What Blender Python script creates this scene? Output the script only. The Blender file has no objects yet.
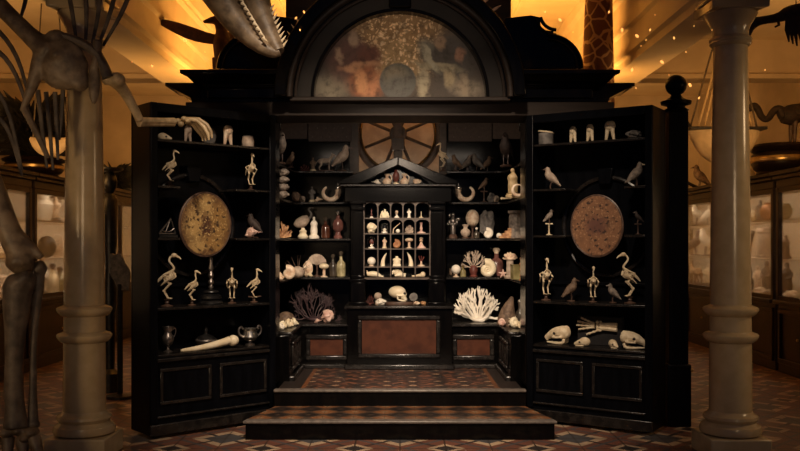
import bpy, bmesh, math, random
from mathutils import Vector, Matrix, Euler, noise
PI = math.pi
R = math.radians
random.seed(7)
sc = bpy.context.scene
COL = sc.collection
HC, D, F = 1.6, 8.0, 880.0

def S(Y): return F / (Y + D)
def at(px, py, Y):
    s = S(Y)
    return Vector(((px - 400) / s, Y, HC - (py - 245) / s))
def ax(px, Y): return (px - 400) / S(Y)
def az(py, Y): return HC - (py - 245) / S(Y)

# ------------------------------------------------------------------ materials
class NT:
    def __init__(self, name):
        self.m = bpy.data.materials.new(name); self.m.use_nodes = True
        self.t = self.m.node_tree; self.n = self.t.nodes
        self.b = self.n['Principled BSDF']; self.out = self.n['Material Output']
    def new(self, typ, **kw):
        nd = self.n.new(typ)
        for k, v in kw.items(): setattr(nd, k, v)
        return nd
    def link(self, a, b): self.t.links.new(a, b)
    def put(self, sock, v):
        if isinstance(v, (int, float)): sock.default_value = v
        elif isinstance(v, (tuple, list)):
            sock.default_value = tuple(v) if len(sock.default_value) == len(v) else (*v, 1)
        else: self.link(v, sock)
    def math(self, op, a, b=None, c=None):
        nd = self.new('ShaderNodeMath', operation=op)
        self.put(nd.inputs[0], a)
        if b is not None: self.put(nd.inputs[1], b)
        if c is not None: self.put(nd.inputs[2], c)
        return nd.outputs[0]
    def vmath(self, op, a, b=None):
        nd = self.new('ShaderNodeVectorMath', operation=op)
        self.put(nd.inputs[0], a)
        if b is not None: self.put(nd.inputs[1], b)
        return nd.outputs['Value'] if op == 'LENGTH' else nd.outputs[0]
    def mix(self, f, a, b):
        nd = self.new('ShaderNodeMix', data_type='RGBA')
        self.put(nd.inputs[0], f)
        self.put(nd.inputs[6], a); self.put(nd.inputs[7], b)
        return nd.outputs[2]
    def rng(self, v, a, b, c=0., d=1.):
        nd = self.new('ShaderNodeMapRange', interpolation_type='SMOOTHSTEP')
        self.put(nd.inputs[0], v)
        for i, x in enumerate((a, b, c, d)): nd.inputs[1 + i].default_value = x
        return nd.outputs[0]
    def noise(self, co, scale, detail=4, rough=.55):
        nd = self.new('ShaderNodeTexNoise'); self.put(nd.inputs['Vector'], co)
        nd.inputs['Scale'].default_value = scale; nd.inputs['Detail'].default_value = detail
        nd.inputs['Roughness'].default_value = rough
        return nd
    def vor(self, co, scale, feature='F1'):
        nd = self.new('ShaderNodeTexVoronoi', feature=feature); self.put(nd.inputs['Vector'], co)
        nd.inputs['Scale'].default_value = scale
        return nd
    def obj(self): return self.new('ShaderNodeTexCoord').outputs['Object']
    def bump(self, h, strength, dist=.01):
        nd = self.new('ShaderNodeBump'); self.put(nd.inputs['Height'], h)
        nd.inputs['Strength'].default_value = strength; nd.inputs['Distance'].default_value = dist
        self.link(nd.outputs[0], self.b.inputs['Normal'])
    def fin(self, col, rough=.5, metal=0., spec=.5):
        self.put(self.b.inputs['Base Color'], col); self.put(self.b.inputs['Roughness'], rough)
        self.b.inputs['Metallic'].default_value = metal
        self.b.inputs['Specular IOR Level'].default_value = spec
        return self.m

def mk(name, a, b, scale=12, rough=.5, metal=0., bump=.15, spec=.5, stretch=None, coat=0.):
    t = NT(name); co = t.obj()
    if stretch:
        mp = t.new('ShaderNodeMapping'); t.link(co, mp.inputs[0]); mp.inputs['Scale'].default_value = stretch
        co = mp.outputs[0]
    n = t.noise(co, scale)
    f = t.rng(n.outputs[0], .32, .68)
    if bump: t.bump(n.outputs[0], bump)
    if coat: t.b.inputs['Coat Weight'].default_value = coat
    return t.fin(t.mix(f, a, b), rough, metal, spec)

M = {}
M['ebony'] = mk('ebony', (.0014, .0012, .0011), (.0030, .0024, .0021), 5, .17, bump=.02, spec=.22, stretch=(4, 4, .6))
M['ebony_door'] = mk('ebony_door', (.0014, .0016, .0026), (.0030, .0034, .0050), 5, .34, bump=.02, spec=.10, stretch=(4, 4, .6))
M['ebony_lit'] = mk('ebony_lit', (.006, .0052, .005), (.020, .0165, .0145), 14, .26, bump=.06, spec=.5)  # lighter ebony: highlights on mouldings and shelf edges put into the colour
M['umber'] = mk('umber_wood', (.019, .0135, .011), (.029, .0205, .0165), 4, .5, bump=.08, spec=.15, stretch=(.6, 4, 4))
M['umber_dark'] = mk('umber_dark', (.009, .0065, .0053), (.015, .011, .0088), 4, .5, bump=.08, spec=.15)
M['burl'] = mk('burl_panel', (.050, .015, .008), (.085, .027, .013), 9, .38, bump=.03, spec=.3)
M['mahog'] = mk('mahogany', (.010, .005, .0035), (.020, .010, .006), 8, .38, bump=.05, spec=.25, stretch=(1, 1, .25))
M['edge'] = mk('pale_edge', (.10, .085, .075), (.17, .14, .12), 20, .4, bump=.05)  # edge highlight of the nosings put into the colour; studs share the tone
M['frieze'] = mk('frieze_cloth', (.085, .062, .055), (.11, .082, .07), 30, .8)
M['bone'] = mk('bone', (.60, .47, .30), (.80, .68, .48), 22, .55, bump=.3)
M['ivory'] = mk('ivory', (.74, .62, .42), (.85, .76, .58), 9, .38, bump=.08)
M['white'] = mk('chalk_white', (.78, .70, .58), (.88, .82, .72), 14, .6)
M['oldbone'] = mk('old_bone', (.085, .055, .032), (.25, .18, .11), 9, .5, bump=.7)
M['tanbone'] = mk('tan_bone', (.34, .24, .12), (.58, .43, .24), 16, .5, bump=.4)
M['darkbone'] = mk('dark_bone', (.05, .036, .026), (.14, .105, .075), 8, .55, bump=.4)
M['shell'] = mk('shell', (.55, .36, .24), (.82, .68, .52), 18, .4, bump=.2)
M['pinkshell'] = mk('pink_shell', (.52, .30, .24), (.74, .54, .45), 14, .45, bump=.2)
M['orange'] = mk('orange_coral', (.25, .10, .04), (.62, .36, .17), 22, .6, bump=.4)
M['red'] = mk('red_coral', (.09, .02, .015), (.19, .055, .042), 15, .5)
M['purple'] = mk('purple_coral', (.028, .014, .018), (.070, .036, .038), 15, .6)
M['fancoral'] = mk('fan_coral', (.30, .22, .17), (.50, .40, .31), 20, .7)
M['brown'] = mk('brown_feather', (.075, .045, .028), (.20, .13, .085), 25, .7, bump=.4)
M['tawny'] = mk('tawny_fur', (.24, .13, .06), (.45, .28, .14), 30, .8, bump=.4)
M['grey'] = mk('grey_stone', (.085, .078, .072), (.20, .18, .165), 20, .7, bump=.4)
M['feather'] = mk('grey_feather', (.10, .082, .07), (.27, .22, .18), 30, .7, bump=.4)
M['darkfeather'] = mk('dark_feather', (.020, .014, .012), (.05, .032, .026), 30, .7, bump=.4)
M['redfeather'] = mk('red_brown_feather', (.05, .014, .008), (.09, .028, .015), 30, .7, bump=.3)
M['darkleaf'] = mk('dark_leaf', (.010, .010, .009), (.026, .023, .018), 12, .5)
M['stand'] = mk('stand_wood', (.055, .032, .024), (.12, .07, .05), 20, .4)
M['pewter'] = mk('pewter', (.20, .175, .16), (.34, .30, .275), 12, .34, metal=.9, bump=.1)
M['silver'] = mk('silver', (.55, .52, .48), (.7, .66, .6), 12, .25, metal=.95, bump=.05)
M['brass'] = mk('brass', (.42, .29, .12), (.6, .44, .2), 10, .3, metal=.95, bump=.05)
M['iron'] = mk('black_iron', (.012, .012, .013), (.03, .028, .028), 18, .38, metal=.5)
M['amber'] = mk('amber_glass', (.045, .015, .009), (.09, .03, .016), 10, .2, coat=.5)
M['rose'] = mk('rose_glass', (.10, .042, .036), (.21, .09, .075), 9, .18, coat=.6)
M['olive'] = mk('olive_glass', (.16, .13, .055), (.30, .26, .12), 9, .22, coat=.5)
M['paleglass'] = mk('pale_crystal', (.24, .20, .10), (.55, .48, .28), 16, .3, coat=.5)
M['darkglass'] = mk('dark_glass', (.035, .028, .022), (.07, .055, .04), 9, .16, coat=.6)
M['terracotta'] = mk('terracotta', (.30, .12, .05), (.46, .22, .10), 14, .55)
M['column'] = mk('column_paint', (.50, .38, .21), (.57, .44, .26), 8, .2, bump=.04)
M['ceil'] = mk('ceiling_plaster', (.70, .58, .40), (.76, .64, .45), 3, .7, bump=.03)
M['wall'] = mk('wall_plaster', (.60, .49, .34), (.68, .56, .40), 3, .75, bump=.03)
M['cream'] = mk('case_lining', (.68, .58, .46), (.78, .68, .55), 6, .8)
M['hull'] = mk('hull_paint', (.42, .33, .22), (.54, .44, .30), 6, .5)
M['rope'] = mk('rope', (.06, .045, .03), (.12, .09, .06), 40, .8)
M['ropelight'] = mk('rope_light', (.5, .38, .22), (.6, .46, .28), 40, .8)
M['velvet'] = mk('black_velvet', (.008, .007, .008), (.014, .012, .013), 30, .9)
M['canvas'] = mk('amber_back', (.34, .25, .17), (.50, .38, .26), 6, .8)
M['wheelwood'] = mk('wheel_wood', (.05, .034, .026), (.095, .066, .05), 10, .5)

def glass():
    t = NT('clear_glass'); n = t.n
    tr = t.new('ShaderNodeBsdfTransparent'); gl = t.new('ShaderNodeBsdfGlossy'); gl.inputs['Roughness'].default_value = .04
    fr = t.new('ShaderNodeFresnel'); fr.inputs[0].default_value = 1.45
    mx = t.new('ShaderNodeMixShader')
    t.link(t.math('MULTIPLY', fr.outputs[0], .8), mx.inputs[0]); t.link(tr.outputs[0], mx.inputs[1]); t.link(gl.outputs[0], mx.inputs[2])
    t.link(mx.outputs[0], t.out.inputs[0]); return t.m
M['glass'] = glass()

def emis(name, c, s):
    t = NT(name); t.b.inputs['Base Color'].default_value = (*c, 1)
    t.b.inputs['Emission Color'].default_value = (*c, 1); t.b.inputs['Emission Strength'].default_value = s
    return t.m
M['ember'] = emis('ember', (1, .42, .1), 1.6)

def giraffe_mat():
    t = NT('giraffe_hide'); co = t.obj()
    dn = t.noise(co, 6, 2); d = t.vmath('ADD', co, t.vmath('SCALE', dn.outputs['Color'])) 
    v = t.vor(d, 7.2, 'DISTANCE_TO_EDGE')
    nd = [x for x in t.n if x.type == 'VECT_MATH' and x.operation == 'SCALE'][0]; nd.inputs['Scale'].default_value = .06
    f = t.rng(v.outputs['Distance'], .04, .09)
    c = t.mix(t.noise(co, 9).outputs[0], (.10, .035, .015), (.17, .06, .025))
    return t.fin(t.mix(f, (.50, .33, .17), c), .75)
M['giraffe'] = giraffe_mat()

def pattern_mat(name, cell, cols, kind):
    t = NT(name); co = t.obj(); sp = t.new('ShaderNodeSeparateXYZ'); t.link(co, sp.inputs[0])
    def cellc(o, off=0.):
        q = t.math('FRACT', t.math('ADD', t.math('DIVIDE', o, cell), 100.5 + off))
        return t.math('ABSOLUTE', t.math('SUBTRACT', q, .5))
    x, y = cellc(sp.outputs[0]), cellc(sp.outputs[1])
    s = t.math('ADD', x, y); mx = t.math('MAXIMUM', x, y); mn = t.math('MINIMUM', x, y)
    cs = t.math('ADD', t.math('SUBTRACT', .5, x), t.math('SUBTRACT', .5, y))
    def lt(v, k): return t.math('LESS_THAN', v, k)
    n = t.noise(co, 5, 5); n2 = t.noise(co, 30, 3)
    red, tan, dark, blk = cols
    if kind == 'hall':
        c = red
        c = t.mix(lt(s, .40), c, tan)
        c = t.mix(lt(t.math('ABSOLUTE', t.math('SUBTRACT', x, y)), .035), c, blk)
        c = t.mix(lt(s, .26), c, dark)
        c = t.mix(lt(cs, .22), c, tan)
        c = t.mix(lt(cs, .13), c, blk)
        c = t.mix(lt(t.math('ABSOLUTE', t.math('SUBTRACT', s, .55)), .03), c, dark)
    elif kind == 'step':
        c = t.mix(lt(s, .40), dark, blk)
        c = t.mix(lt(cs, .42), c, red)
        c = t.mix(lt(cs, .15), c, tan)
        c = t.mix(lt(s, .12), c, dark)
    else:
        c = t.mix(lt(s, .34), dark, red)
        c = t.mix(lt(s, .15), c, blk)
        c = t.mix(lt(cs, .36), c, blk)
        c = t.mix(lt(cs, .20), c, tan)
        c = t.mix(t.rng(t.noise(co, 9, 4).outputs[0], .47, .60), c, blk)
        # plain dark surround with a red fillet towards the edges of the floor
        ex = t.math('ABSOLUTE', sp.outputs[0])
        c = t.mix(t.math('GREATER_THAN', ex, .86), c, (.20, .075, .03))
        c = t.mix(t.math('GREATER_THAN', ex, .90), c, (.025, .02, .018))
    c = t.mix(t.math('MULTIPLY', t.rng(n.outputs[0], .3, .75), .45), c, (.05, .03, .025))
    grout = t.math('MAXIMUM', t.math('GREATER_THAN', mx, .492), lt(mn, .006))
    c = t.mix(grout, c, (.03, .022, .018))
    t.bump(n2.outputs[0], .12)
    return t.fin(c, .34)
M['hall'] = pattern_mat('hall_tiles', .72, ((.165, .068, .046), (.45, .32, .21), (.075, .075, .08), (.035, .03, .03)), 'hall')
M['steptile'] = pattern_mat('step_tiles', .26, ((.22, .09, .036), (.31, .19, .105), (.07, .043, .028), (.012, .010, .010)), 'step')
M['inner'] = pattern_mat('inner_tiles', .24, ((.27, .10, .05), (.42, .24, .14), (.09, .04, .028), (.022, .017, .015)), 'inner')

def painted(name, base, layers, distort=.12, dscale=5, rough=.5, fine=.35, gain=1.):
    """flat picture: soft ellipses of paint in the object's x-z plane"""
    t = NT(name); co = t.obj()
    dn = t.noise(co, dscale, 6)
    off = t.vmath('SUBTRACT', dn.outputs['Color'], (.5, .5, .5))
    sc_ = t.new('ShaderNodeVectorMath', operation='SCALE'); t.link(off, sc_.inputs[0]); sc_.inputs['Scale'].default_value = distort
    cd = t.vmath('ADD', co, sc_.outputs[0])
    n3 = t.noise(co, 13, 6, .65)
    c = t.mix(t.rng(n3.outputs[0], .3, .7), base, tuple(x * 1.9 for x in base))
    for L in layers:
        cx, cz, rx, rz, rot, colr, soft = L[:7]; colr = tuple(x * gain for x in colr)
        v = t.vmath('SUBTRACT', cd if len(L) < 9 else co, (cx, 0, cz))
        if rot:
            vr = t.new('ShaderNodeVectorRotate', rotation_type='Y_AXIS'); t.link(v, vr.inputs[0]); vr.inputs['Angle'].default_value = R(rot)
            v = vr.outputs[0]
        d = t.vmath('LENGTH', t.vmath('MULTIPLY', v, (1 / rx, 0, 1 / rz)))
        f = t.rng(d, 1 + soft, 1 - soft)
        if len(L) > 7 and L[7]:
            vo = t.vor(cd, L[7]); f = t.math('MULTIPLY', f, t.rng(vo.outputs['Distance'], .42, .16))
        c = t.mix(f, c, colr)
    if fine:
        c = t.mix(t.math('MULTIPLY', t.rng(n3.outputs[0], .42, .75), fine), c, (.03, .02, .015))
    return t.fin(c, rough)
# ------------------------------------------------------------------ mesh builder
_ico = {}
def ico(n):
    if n not in _ico:
        bm = bmesh.new(); bmesh.ops.create_icosphere(bm, subdivisions=n, radius=1)
        bm.verts.index_update()
        _ico[n] = ([v.co.copy() for v in bm.verts], [[v.index for v in f.verts] for f in bm.faces]); bm.free()
    return _ico[n]

class MB:
    def __init__(self): self.v = []; self.f = []
    def add(self, vs, fs):
        o = len(self.v); self.v += [Vector(p) for p in vs]; self.f += [[i + o for i in q] for q in fs]; return self
    def box(self, c, s, rot=None):
        hx, hy, hz = s[0] / 2, s[1] / 2, s[2] / 2; c = Vector(c)
        vs = [Vector((x, y, z)) for x in (-hx, hx) for y in (-hy, hy) for z in (-hz, hz)]
        if rot: m = Euler(rot).to_matrix(); vs = [m @ p for p in vs]
        return self.add([p + c for p in vs], [(0, 1, 3, 2), (4, 6, 7, 5), (0, 4, 5, 1), (2, 3, 7, 6), (0, 2, 6, 4), (1, 5, 7, 3)])
    def b2(self, x0, x1, y0, y1, z0, z1): return self.box(((x0 + x1) / 2, (y0 + y1) / 2, (z0 + z1) / 2), (x1 - x0, y1 - y0, z1 - z0))
    def tube(self, pts, rad, seg=8, flat=None, smooth=0):
        pts = [Vector(p) for p in pts]
        if isinstance(rad, (int, float)): rad = [rad] * len(pts)
        rad = list(rad)
        for _ in range(smooth):
            np_, nr = [pts[0]], [rad[0]]
            for i in range(len(pts) - 1):
                a, b = pts[i], pts[i + 1]
                np_ += [a.lerp(b, .25), a.lerp(b, .75)]; nr += [rad[i] * .75 + rad[i + 1] * .25, rad[i] * .25 + rad[i + 1] * .75]
            np_.append(pts[-1]); nr.append(rad[-1]); pts, rad = np_, nr
        n = len(pts); vs = []; fs = []
        up = None
        for i, p in enumerate(pts):
            t = (pts[min(i + 1, n - 1)] - pts[max(i - 1, 0)])
            t = t.normalized() if t.length > 1e-9 else Vector((0, 0, 1))
            if up is None:
                up = Vector((0, 1, 0)) if abs(t.y) < .9 else Vector((1, 0, 0))
            a = (up - t * up.dot(t)).normalized(); up = a; b = t.cross(a)
            for k in range(seg):
                an = 2 * PI * k / seg; q = a * math.cos(an) * (flat or 1) + b * math.sin(an)
                vs.append(p + q * rad[i])
        for i in range(n - 1):
            for k in range(seg):
                k2 = (k + 1) % seg
                fs.append((i * seg + k, i * seg + k2, (i + 1) * seg + k2, (i + 1) * seg + k))
        fs.append(tuple(range(seg - 1, -1, -1))); fs.append(tuple((n - 1) * seg + k for k in range(seg)))
        return self.add(vs, fs)
    def lathe(self, prof, c=(0, 0, 0), seg=20, scale=(1, 1), rot=None):
        c = Vector(c); vs = []; fs = []; n = len(prof)
        m = Euler(rot).to_matrix() if rot else None
        for r, z in prof:
            for k in range(seg):
                an = 2 * PI * k / seg
                q = Vector((r * math.cos(an) * scale[0], r * math.sin(an) * scale[1], z))
                vs.append((m @ q if m else q) + c)
        for i in range(n - 1):
            for k in range(seg):
                k2 = (k + 1) % seg
                fs.append((i * seg + k, i * seg + k2, (i + 1) * seg + k2, (i + 1) * seg + k))
        fs.append(tuple(range(seg - 1, -1, -1))); fs.append(tuple((n - 1) * seg + k for k in range(seg)))
        return self.add(vs, fs)
    def blob(self, c, r, sub=3, dents=(), nz=0., nf=3., rot=None, seed=0):
        vs0, fs = ico(sub); out = []
        if isinstance(r, (int, float)): r = (r, r, r)
        m = Euler(rot).to_matrix() if rot else None
        for p in vs0:
            k = 1.
            for dx, dy, dz, amp, sg in dents:
                d = Vector((dx, dy, dz)).normalized(); k += amp * math.exp(-((p - d).length / sg) ** 2)
            if nz: k += nz * noise.noise(p * nf + Vector((seed * 7.1, seed * 3.3, 0)))
            q = Vector((p.x * r[0], p.y * r[1], p.z * r[2])) * k
            out.append((m @ q if m else q) + Vector(c))
        return self.add(out, fs)
    def prism(self, outline, y0, y1, axis='y'):
        n = len(outline)
        def P(a, b, d): return (a, d, b) if axis == 'y' else ((a, b, d) if axis == 'z' else (d, a, b))
        vs = [P(a, b, y0) for a, b in outline] + [P(a, b, y1) for a, b in outline]
        fs = [tuple(range(n)), tuple(range(2 * n - 1, n - 1, -1))] + [(i, i + n, (i + 1) % n + n, (i + 1) % n) for i in range(n)]
        return self.add(vs, fs)
    def cone(self, a, b, r, seg=7): return self.tube([a, b], [r, r * .06], seg)
    def build(self, name, mat, parent=None, s=1., loc=None, rotz=0., bev=0., smooth=True, remesh=0., ang=40, sx=1.):
        me = bpy.data.meshes.new(name)
        me.from_pydata([(p.x * s * sx, p.y * s, p.z * s) for p in self.v], [], self.f)
        bm = bmesh.new(); bm.from_mesh(me); bmesh.ops.recalc_face_normals(bm, faces=bm.faces); bm.to_mesh(me); bm.free()
        me.materials.append(mat)
        if smooth:
            me.polygons.foreach_set('use_smooth', [True] * len(me.polygons)); me.set_sharp_from_angle(angle=R(ang))
        o = bpy.data.objects.new(name, me); COL.objects.link(o)
        if parent: o.parent = parent
        if loc is not None: o.location = loc
        o.rotation_euler.z = rotz
        if remesh:
            md = o.modifiers.new('r', 'REMESH'); md.mode = 'VOXEL'; md.voxel_size = remesh; md.use_smooth_shade = True
            sm = o.modifiers.new('s', 'SMOOTH'); sm.factor = .5; sm.iterations = 4
        if bev:
            md = o.modifiers.new('b', 'BEVEL'); md.width = bev; md.segments = 2; md.limit_method = 'ANGLE'; md.angle_limit = R(35)
        return o

def tag(o, label, cat, group=None, kind=None):
    o['label'] = label; o['category'] = cat
    if group: o['group'] = group
    if kind: o['kind'] = kind
    return o
def root(name, label, cat, loc=(0, 0, 0), rotz=0., group=None):
    o = bpy.data.objects.new(name, None); COL.objects.link(o); o.empty_display_size = .05
    o.location = loc; o.rotation_euler.z = rotz
    return tag(o, label, cat, group)
def struct(o): o['kind'] = 'structure'; return o
def solo(mb, name, mat, label, cat, loc, s=1., rotz=0., group=None, **kw):
    return tag(mb.build(name, mat, None, s=s, loc=loc, rotz=rotz, **kw), label, cat, group)
# ------------------------------------------------------------------ the room
def room():
    struct(MB().b2(-5.6, 5.6, -10, 8.6, -.1, 0).build('floor', M['hall']))
    struct(MB().b2(-5.7, 5.7, 8.5, 8.7, 0, 5).build('wall_back', M['wall']))
    struct(MB().b2(-5.75, -5.6, -10, 8.6, 0, 5).build('wall_left', M['wall']))
    struct(MB().b2(5.6, 5.75, -10, 8.6, 0, 5).build('wall_right', M['wall']))
    c = MB().b2(-2.35, 2.35, -3, 8.6, 4.62, 4.75)
    struct(c.build('ceiling', M['ceil']))
    c = MB().b2(-5.7, -2.7, -3, 8.6, 4.40, 4.5).b2(2.7, 5.7, -3, 8.6, 4.40, 4.5)
    struct(c.build('ceiling_aisle', M['ceil']))
    i = 0
    for sg in (-1, 1):
        # long beam over the columns with stepped mouldings on its inner face
        prof = [(2.35, 3.46), (2.72, 3.46), (2.72, 4.7), (2.22, 4.7), (2.22, 4.5), (2.26, 4.44), (2.26, 4.22), (2.29, 4.2), (2.29, 4.17), (2.33, 4.14),
                (2.33, 3.88), (2.30, 3.86), (2.30, 3.82), (2.34, 3.8), (2.34, 3.62), (2.31, 3.6), (2.31, 3.55), (2.35, 3.53)]
        m = MB(); n = len(prof)
        m.prism([(sg * a, b) for a, b in prof], -3, 8.5, 'y')
        i += 1; struct(m.build('trim_%d' % i, M['ceil'], smooth=False))
        # header across the aisle with a moulded lower edge
        m = MB().b2(min(sg * 2.7, sg * 5.6), max(sg * 2.7, sg * 5.6), 4, 4.3, 3.93, 4.42)
        m.b2(min(sg * 2.7, sg * 5.6), max(sg * 2.7, sg * 5.6), 3.94, 4.3, 3.86, 3.93)
        i += 1; struct(m.build('trim_%d' % i, M['wall'], bev=.01))
    # slim boards that divide the nave ceiling
    for k, x in enumerate((-1.5, -.5, .5, 1.5)):
        i += 1; struct(MB().b2(x - .02, x + .02, -3, 8.5, 4.59, 4.63).build('trim_%d' % i, M['ceil']))

def column(px, label):
    Y = -1.3; s = S(Y); x = ax(px, Y)
    r = root('column', label, 'column', (x, Y, 0), 0, 'cream columns'); r['kind'] = 'thing'
    w = .226
    MB().b2(-w, w, -w, w, 0, .165).build('plinth', M['column'], r, bev=.012)
    MB().lathe([(.20, .165), (.222, .18), (.228, .205), (.218, .235), (.19, .25), (.18, .262), (.19, .275), (.202, .29), (.198, .31), (.172, .325), (.16, .345)], seg=40).build('base', M['column'], r)
    MB().lathe([(.157, .34), (.152, 1.0), (.141, 2.0), (.124, 3.13)], seg=40).build('shaft', M['column'], r)
    for z in (.905, 1.105):
        MB().lathe([(.150, z - .045), (.17, z - .04), (.19, z - .02), (.203, z + .002), (.203, z + .014), (.19, z + .026), (.165, z + .034), (.15, z + .042)], seg=40).build('ring', M['column'], r)
    MB().lathe([(.128, 3.105), (.145, 3.115), (.155, 3.13), (.15, 3.142), (.158, 3.155), (.15, 3.17), (.132, 3.18), (.132, 3.23), (.15, 3.27), (.18, 3.32), (.195, 3.35), (.19, 3.36)], seg=40).build('capital', M['column'], r)
    m = MB(); m.prism([(-.215, -.215), (-.1, -.185), (.1, -.185), (.215, -.215), (.185, -.1), (.185, .1), (.215, .215), (.1, .185), (-.1, .185), (-.215, .215), (-.185, .1), (-.185, -.1)], 3.36, 3.44, 'z')
    m.b2(-.2, .2, -.2, .2, 3.44, 3.47)
    m.build('abacus', M['column'], r, bev=.012)

# ------------------------------------------------------------------ the cabinet
DOORS = {}
def doorframe(side):
    if side < 0: H = Vector((-1.136, 0)); u = Vector((-.914, -.787)).normalized(); W = 1.206
    else: H = Vector((1.155, 0)); u = Vector((.945, -.615)).normalized(); W = 1.15
    b = Vector((-u.y, u.x)) if side > 0 else Vector((u.y, -u.x))
    return H, u, b, W
def door_at(side, px, dep, z):
    H, u, b, W = doorframe(side)
    k = (px - 400) / F
    a = (k * (D + H.y + b.y * dep) - H.x - b.x * dep) / (u.x - k * u.y)
    p = H + u * a + b * dep
    return Vector((p.x, p.y, z)), a
SHELVES = {-1: dict(A=2.48, B=2.095, C=1.662, D=1.078, E=.69), 1: dict(A=2.51, B=2.105, C=1.688, D=1.092, E=.70)}
TH = .37
def make_door(cab, side):
    H, u, b, W = doorframe(side)
    xa = u if side > 0 else -u
    rot = math.atan2(xa.y, xa.x)
    sg = 1 if side > 0 else -1            # local x runs sg*(0..W)
    def X(a): return sg * a
    def bx(m, a0, a1, y0, y1, z0, z1): return m.b2(min(X(a0), X(a1)), max(X(a0), X(a1)), y0, y1, z0, z1)
    z0, z1 = .03, 2.775
    m = MB()
    bx(m, 0, W, TH - .03, TH, z0, z1); bx(m, 0, .035, 0, TH - .03, z0, z1); bx(m, W - .035, W, 0, TH - .03, z0, z1)
    bx(m, .035, W - .035, 0, TH - .03, z1 - .035, z1); bx(m, .035, W - .035, .012, TH - .03, z0, .67)
    d = m.build('door', M['ebony_door'], cab, loc=(H.x, H.y, 0), rotz=rot, bev=.006)
    d['label'] = 'open left door with gold medallion' if side < 0 else 'open right door with speckled brown medallion'
    def part(mm, name, mat, bev=.004, **k): return mm.build(name, mat, d, bev=bev, **k)
    m = MB()
    for a in (0, W - .065): bx(m, a, a + .065, -.014, 0, z0 + .1, z1)
    bx(m, .065, W - .065, -.014, 0, z1 - .075, z1)
    part(m, 'frame', M['ebony_door'], .006)
    # shelves
    MC, _ = None, None
    ma = door_at(side, 205 if side < 0 else 597, .08, 0)[1]
    for k, z in SHELVES[side].items():
        segs = [(.035, ma - .265), (ma + .265, W - .035)] if k in 'BC' else [(.035, W - .035)]
        for a0, a1 in segs:
            part(bx(MB(), a0, a1, .008, TH - .03, z - .022, z), 'shelf', M['ebony_lit'], .005)
    part(bx(MB(), .04, W - .04, TH - .06, TH - .028, 1.235, 1.262), 'rail', M['ebony_door'])
    # medallion in front of a moulded ring with a keystone
    zc = az(224.5 if side < 0 else 226, door_at(side, 205 if side < 0 else 597, .08, 0)[0].y)
    rx, rz = (.238, .268) if side < 0 else (.228, .262)
    def oval(rx_, rz_, n=48): return [(X(ma) + rx_ * math.cos(2 * PI * i / n), zc + rz_ * math.sin(2 * PI * i / n)) for i in range(n)]
    mm = MB().prism([(x - X(ma), z - zc) for x, z in oval(rx, rz)], -.012, .012)
    gold, gold2 = (.34, .19, .06), (.55, .35, .13)
    if side < 0:
        pm = painted('left_medallion', (.10, .05, .022), [(.0, 0, .24, .28, 0, (.17, .085, .032), .3), (-.10, .0, .09, .14, 0, gold2, .5), (.11, .02, .09, .15, 0, gold, .5),
            (0, .16, .06, .09, 0, gold2, .5), (0, -.02, .05, .12, 0, (.10, .04, .02), .4), (-.06, -.18, .12, .05, 20, gold2, .5), (.08, -.17, .12, .05, -20, gold, .5),
            (0, .02, .20, .24, 0, (.80, .56, .24), .4, 46), (0, 0, .25, .29, 0, (.05, .022, .012), .2, 21)], .10, 20, gain=.85)
    else:
        pm = painted('right_medallion', (.13, .06, .03), [(0, 0, .25, .28, 0, (.27, .13, .065), .25), (0, 0, .25, .28, 0, (.50, .28, .15), .3, 40), (0, .0, .09, .08, 0, (.16, .07, .05), .5),
            (0, 0, .25, .28, 0, (.04, .02, .015), .3, 22)], .09, 24, gain=.85)
    o = mm.build('medallion', pm, d, loc=(X(ma), .07, zc), bev=.004)
    o['label'] = 'oval gold and brown painted medallion' if side < 0 else 'oval mottled brown medallion'
    pts = [(X(ma) + (rx + .006) * math.cos(2 * PI * i / 64), .072, zc + (rz + .006) * math.sin(2 * PI * i / 64)) for i in range(65)]
    MB().tube(pts, .010, 8).build('medallion_rim', M['stand'], d)
    pts = [(X(ma) + .41 * math.cos(2 * PI * i / 64), TH - .045, zc + .44 * math.sin(2 * PI * i / 64)) for i in range(65)]
    MB().tube(pts, .022, 8).build('ring_moulding', M['ebony_lit'], d)
    MB().prism([(X(ma) - .05, zc + .38), (X(ma) + .05, zc + .38), (X(ma) + .075, zc + .52), (X(ma) - .075, zc + .52)], TH - .1, TH - .028).build('keystone', M['ebony_door'], d, bev=.005)
    bx(MB(), ma - .02, ma + .02, .09, TH - .028, zc - .05, zc + .05).build('medallion_bracket', M['ebony_door'], d)
    # lower fielded panels
    for a0, a1 in ((.09, W / 2 - .04), (W / 2 + .04, W - .09)):
        m = MB(); zt, zb = .575, .275
        t = .028
        bx(m, a0, a1, -.008, .012, zt - t, zt); bx(m, a0, a1, -.008, .012, zb, zb + t)
        bx(m, a0, a0 + t, -.008, .012, zb + t, zt - t); bx(m, a1 - t, a1, -.008, .012, zb + t, zt - t)
        f = part(m, 'panel_frame', M['ebony_lit'], .006)
        bx(MB(), a0 + t, a1 - t, .004, .012, zb + t, zt - t).build('panel', M['ebony_door'], d)
    m = MB(); bx(m, 0.0, W, -.012, .012, .63, .66); bx(m, .02, W - .02, -.012, .012, .165, .185); bx(m, 0, W, -.022, .012, z0, .12)
    part(m, 'rail_moulding', M['ebony_lit'], .007)

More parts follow.
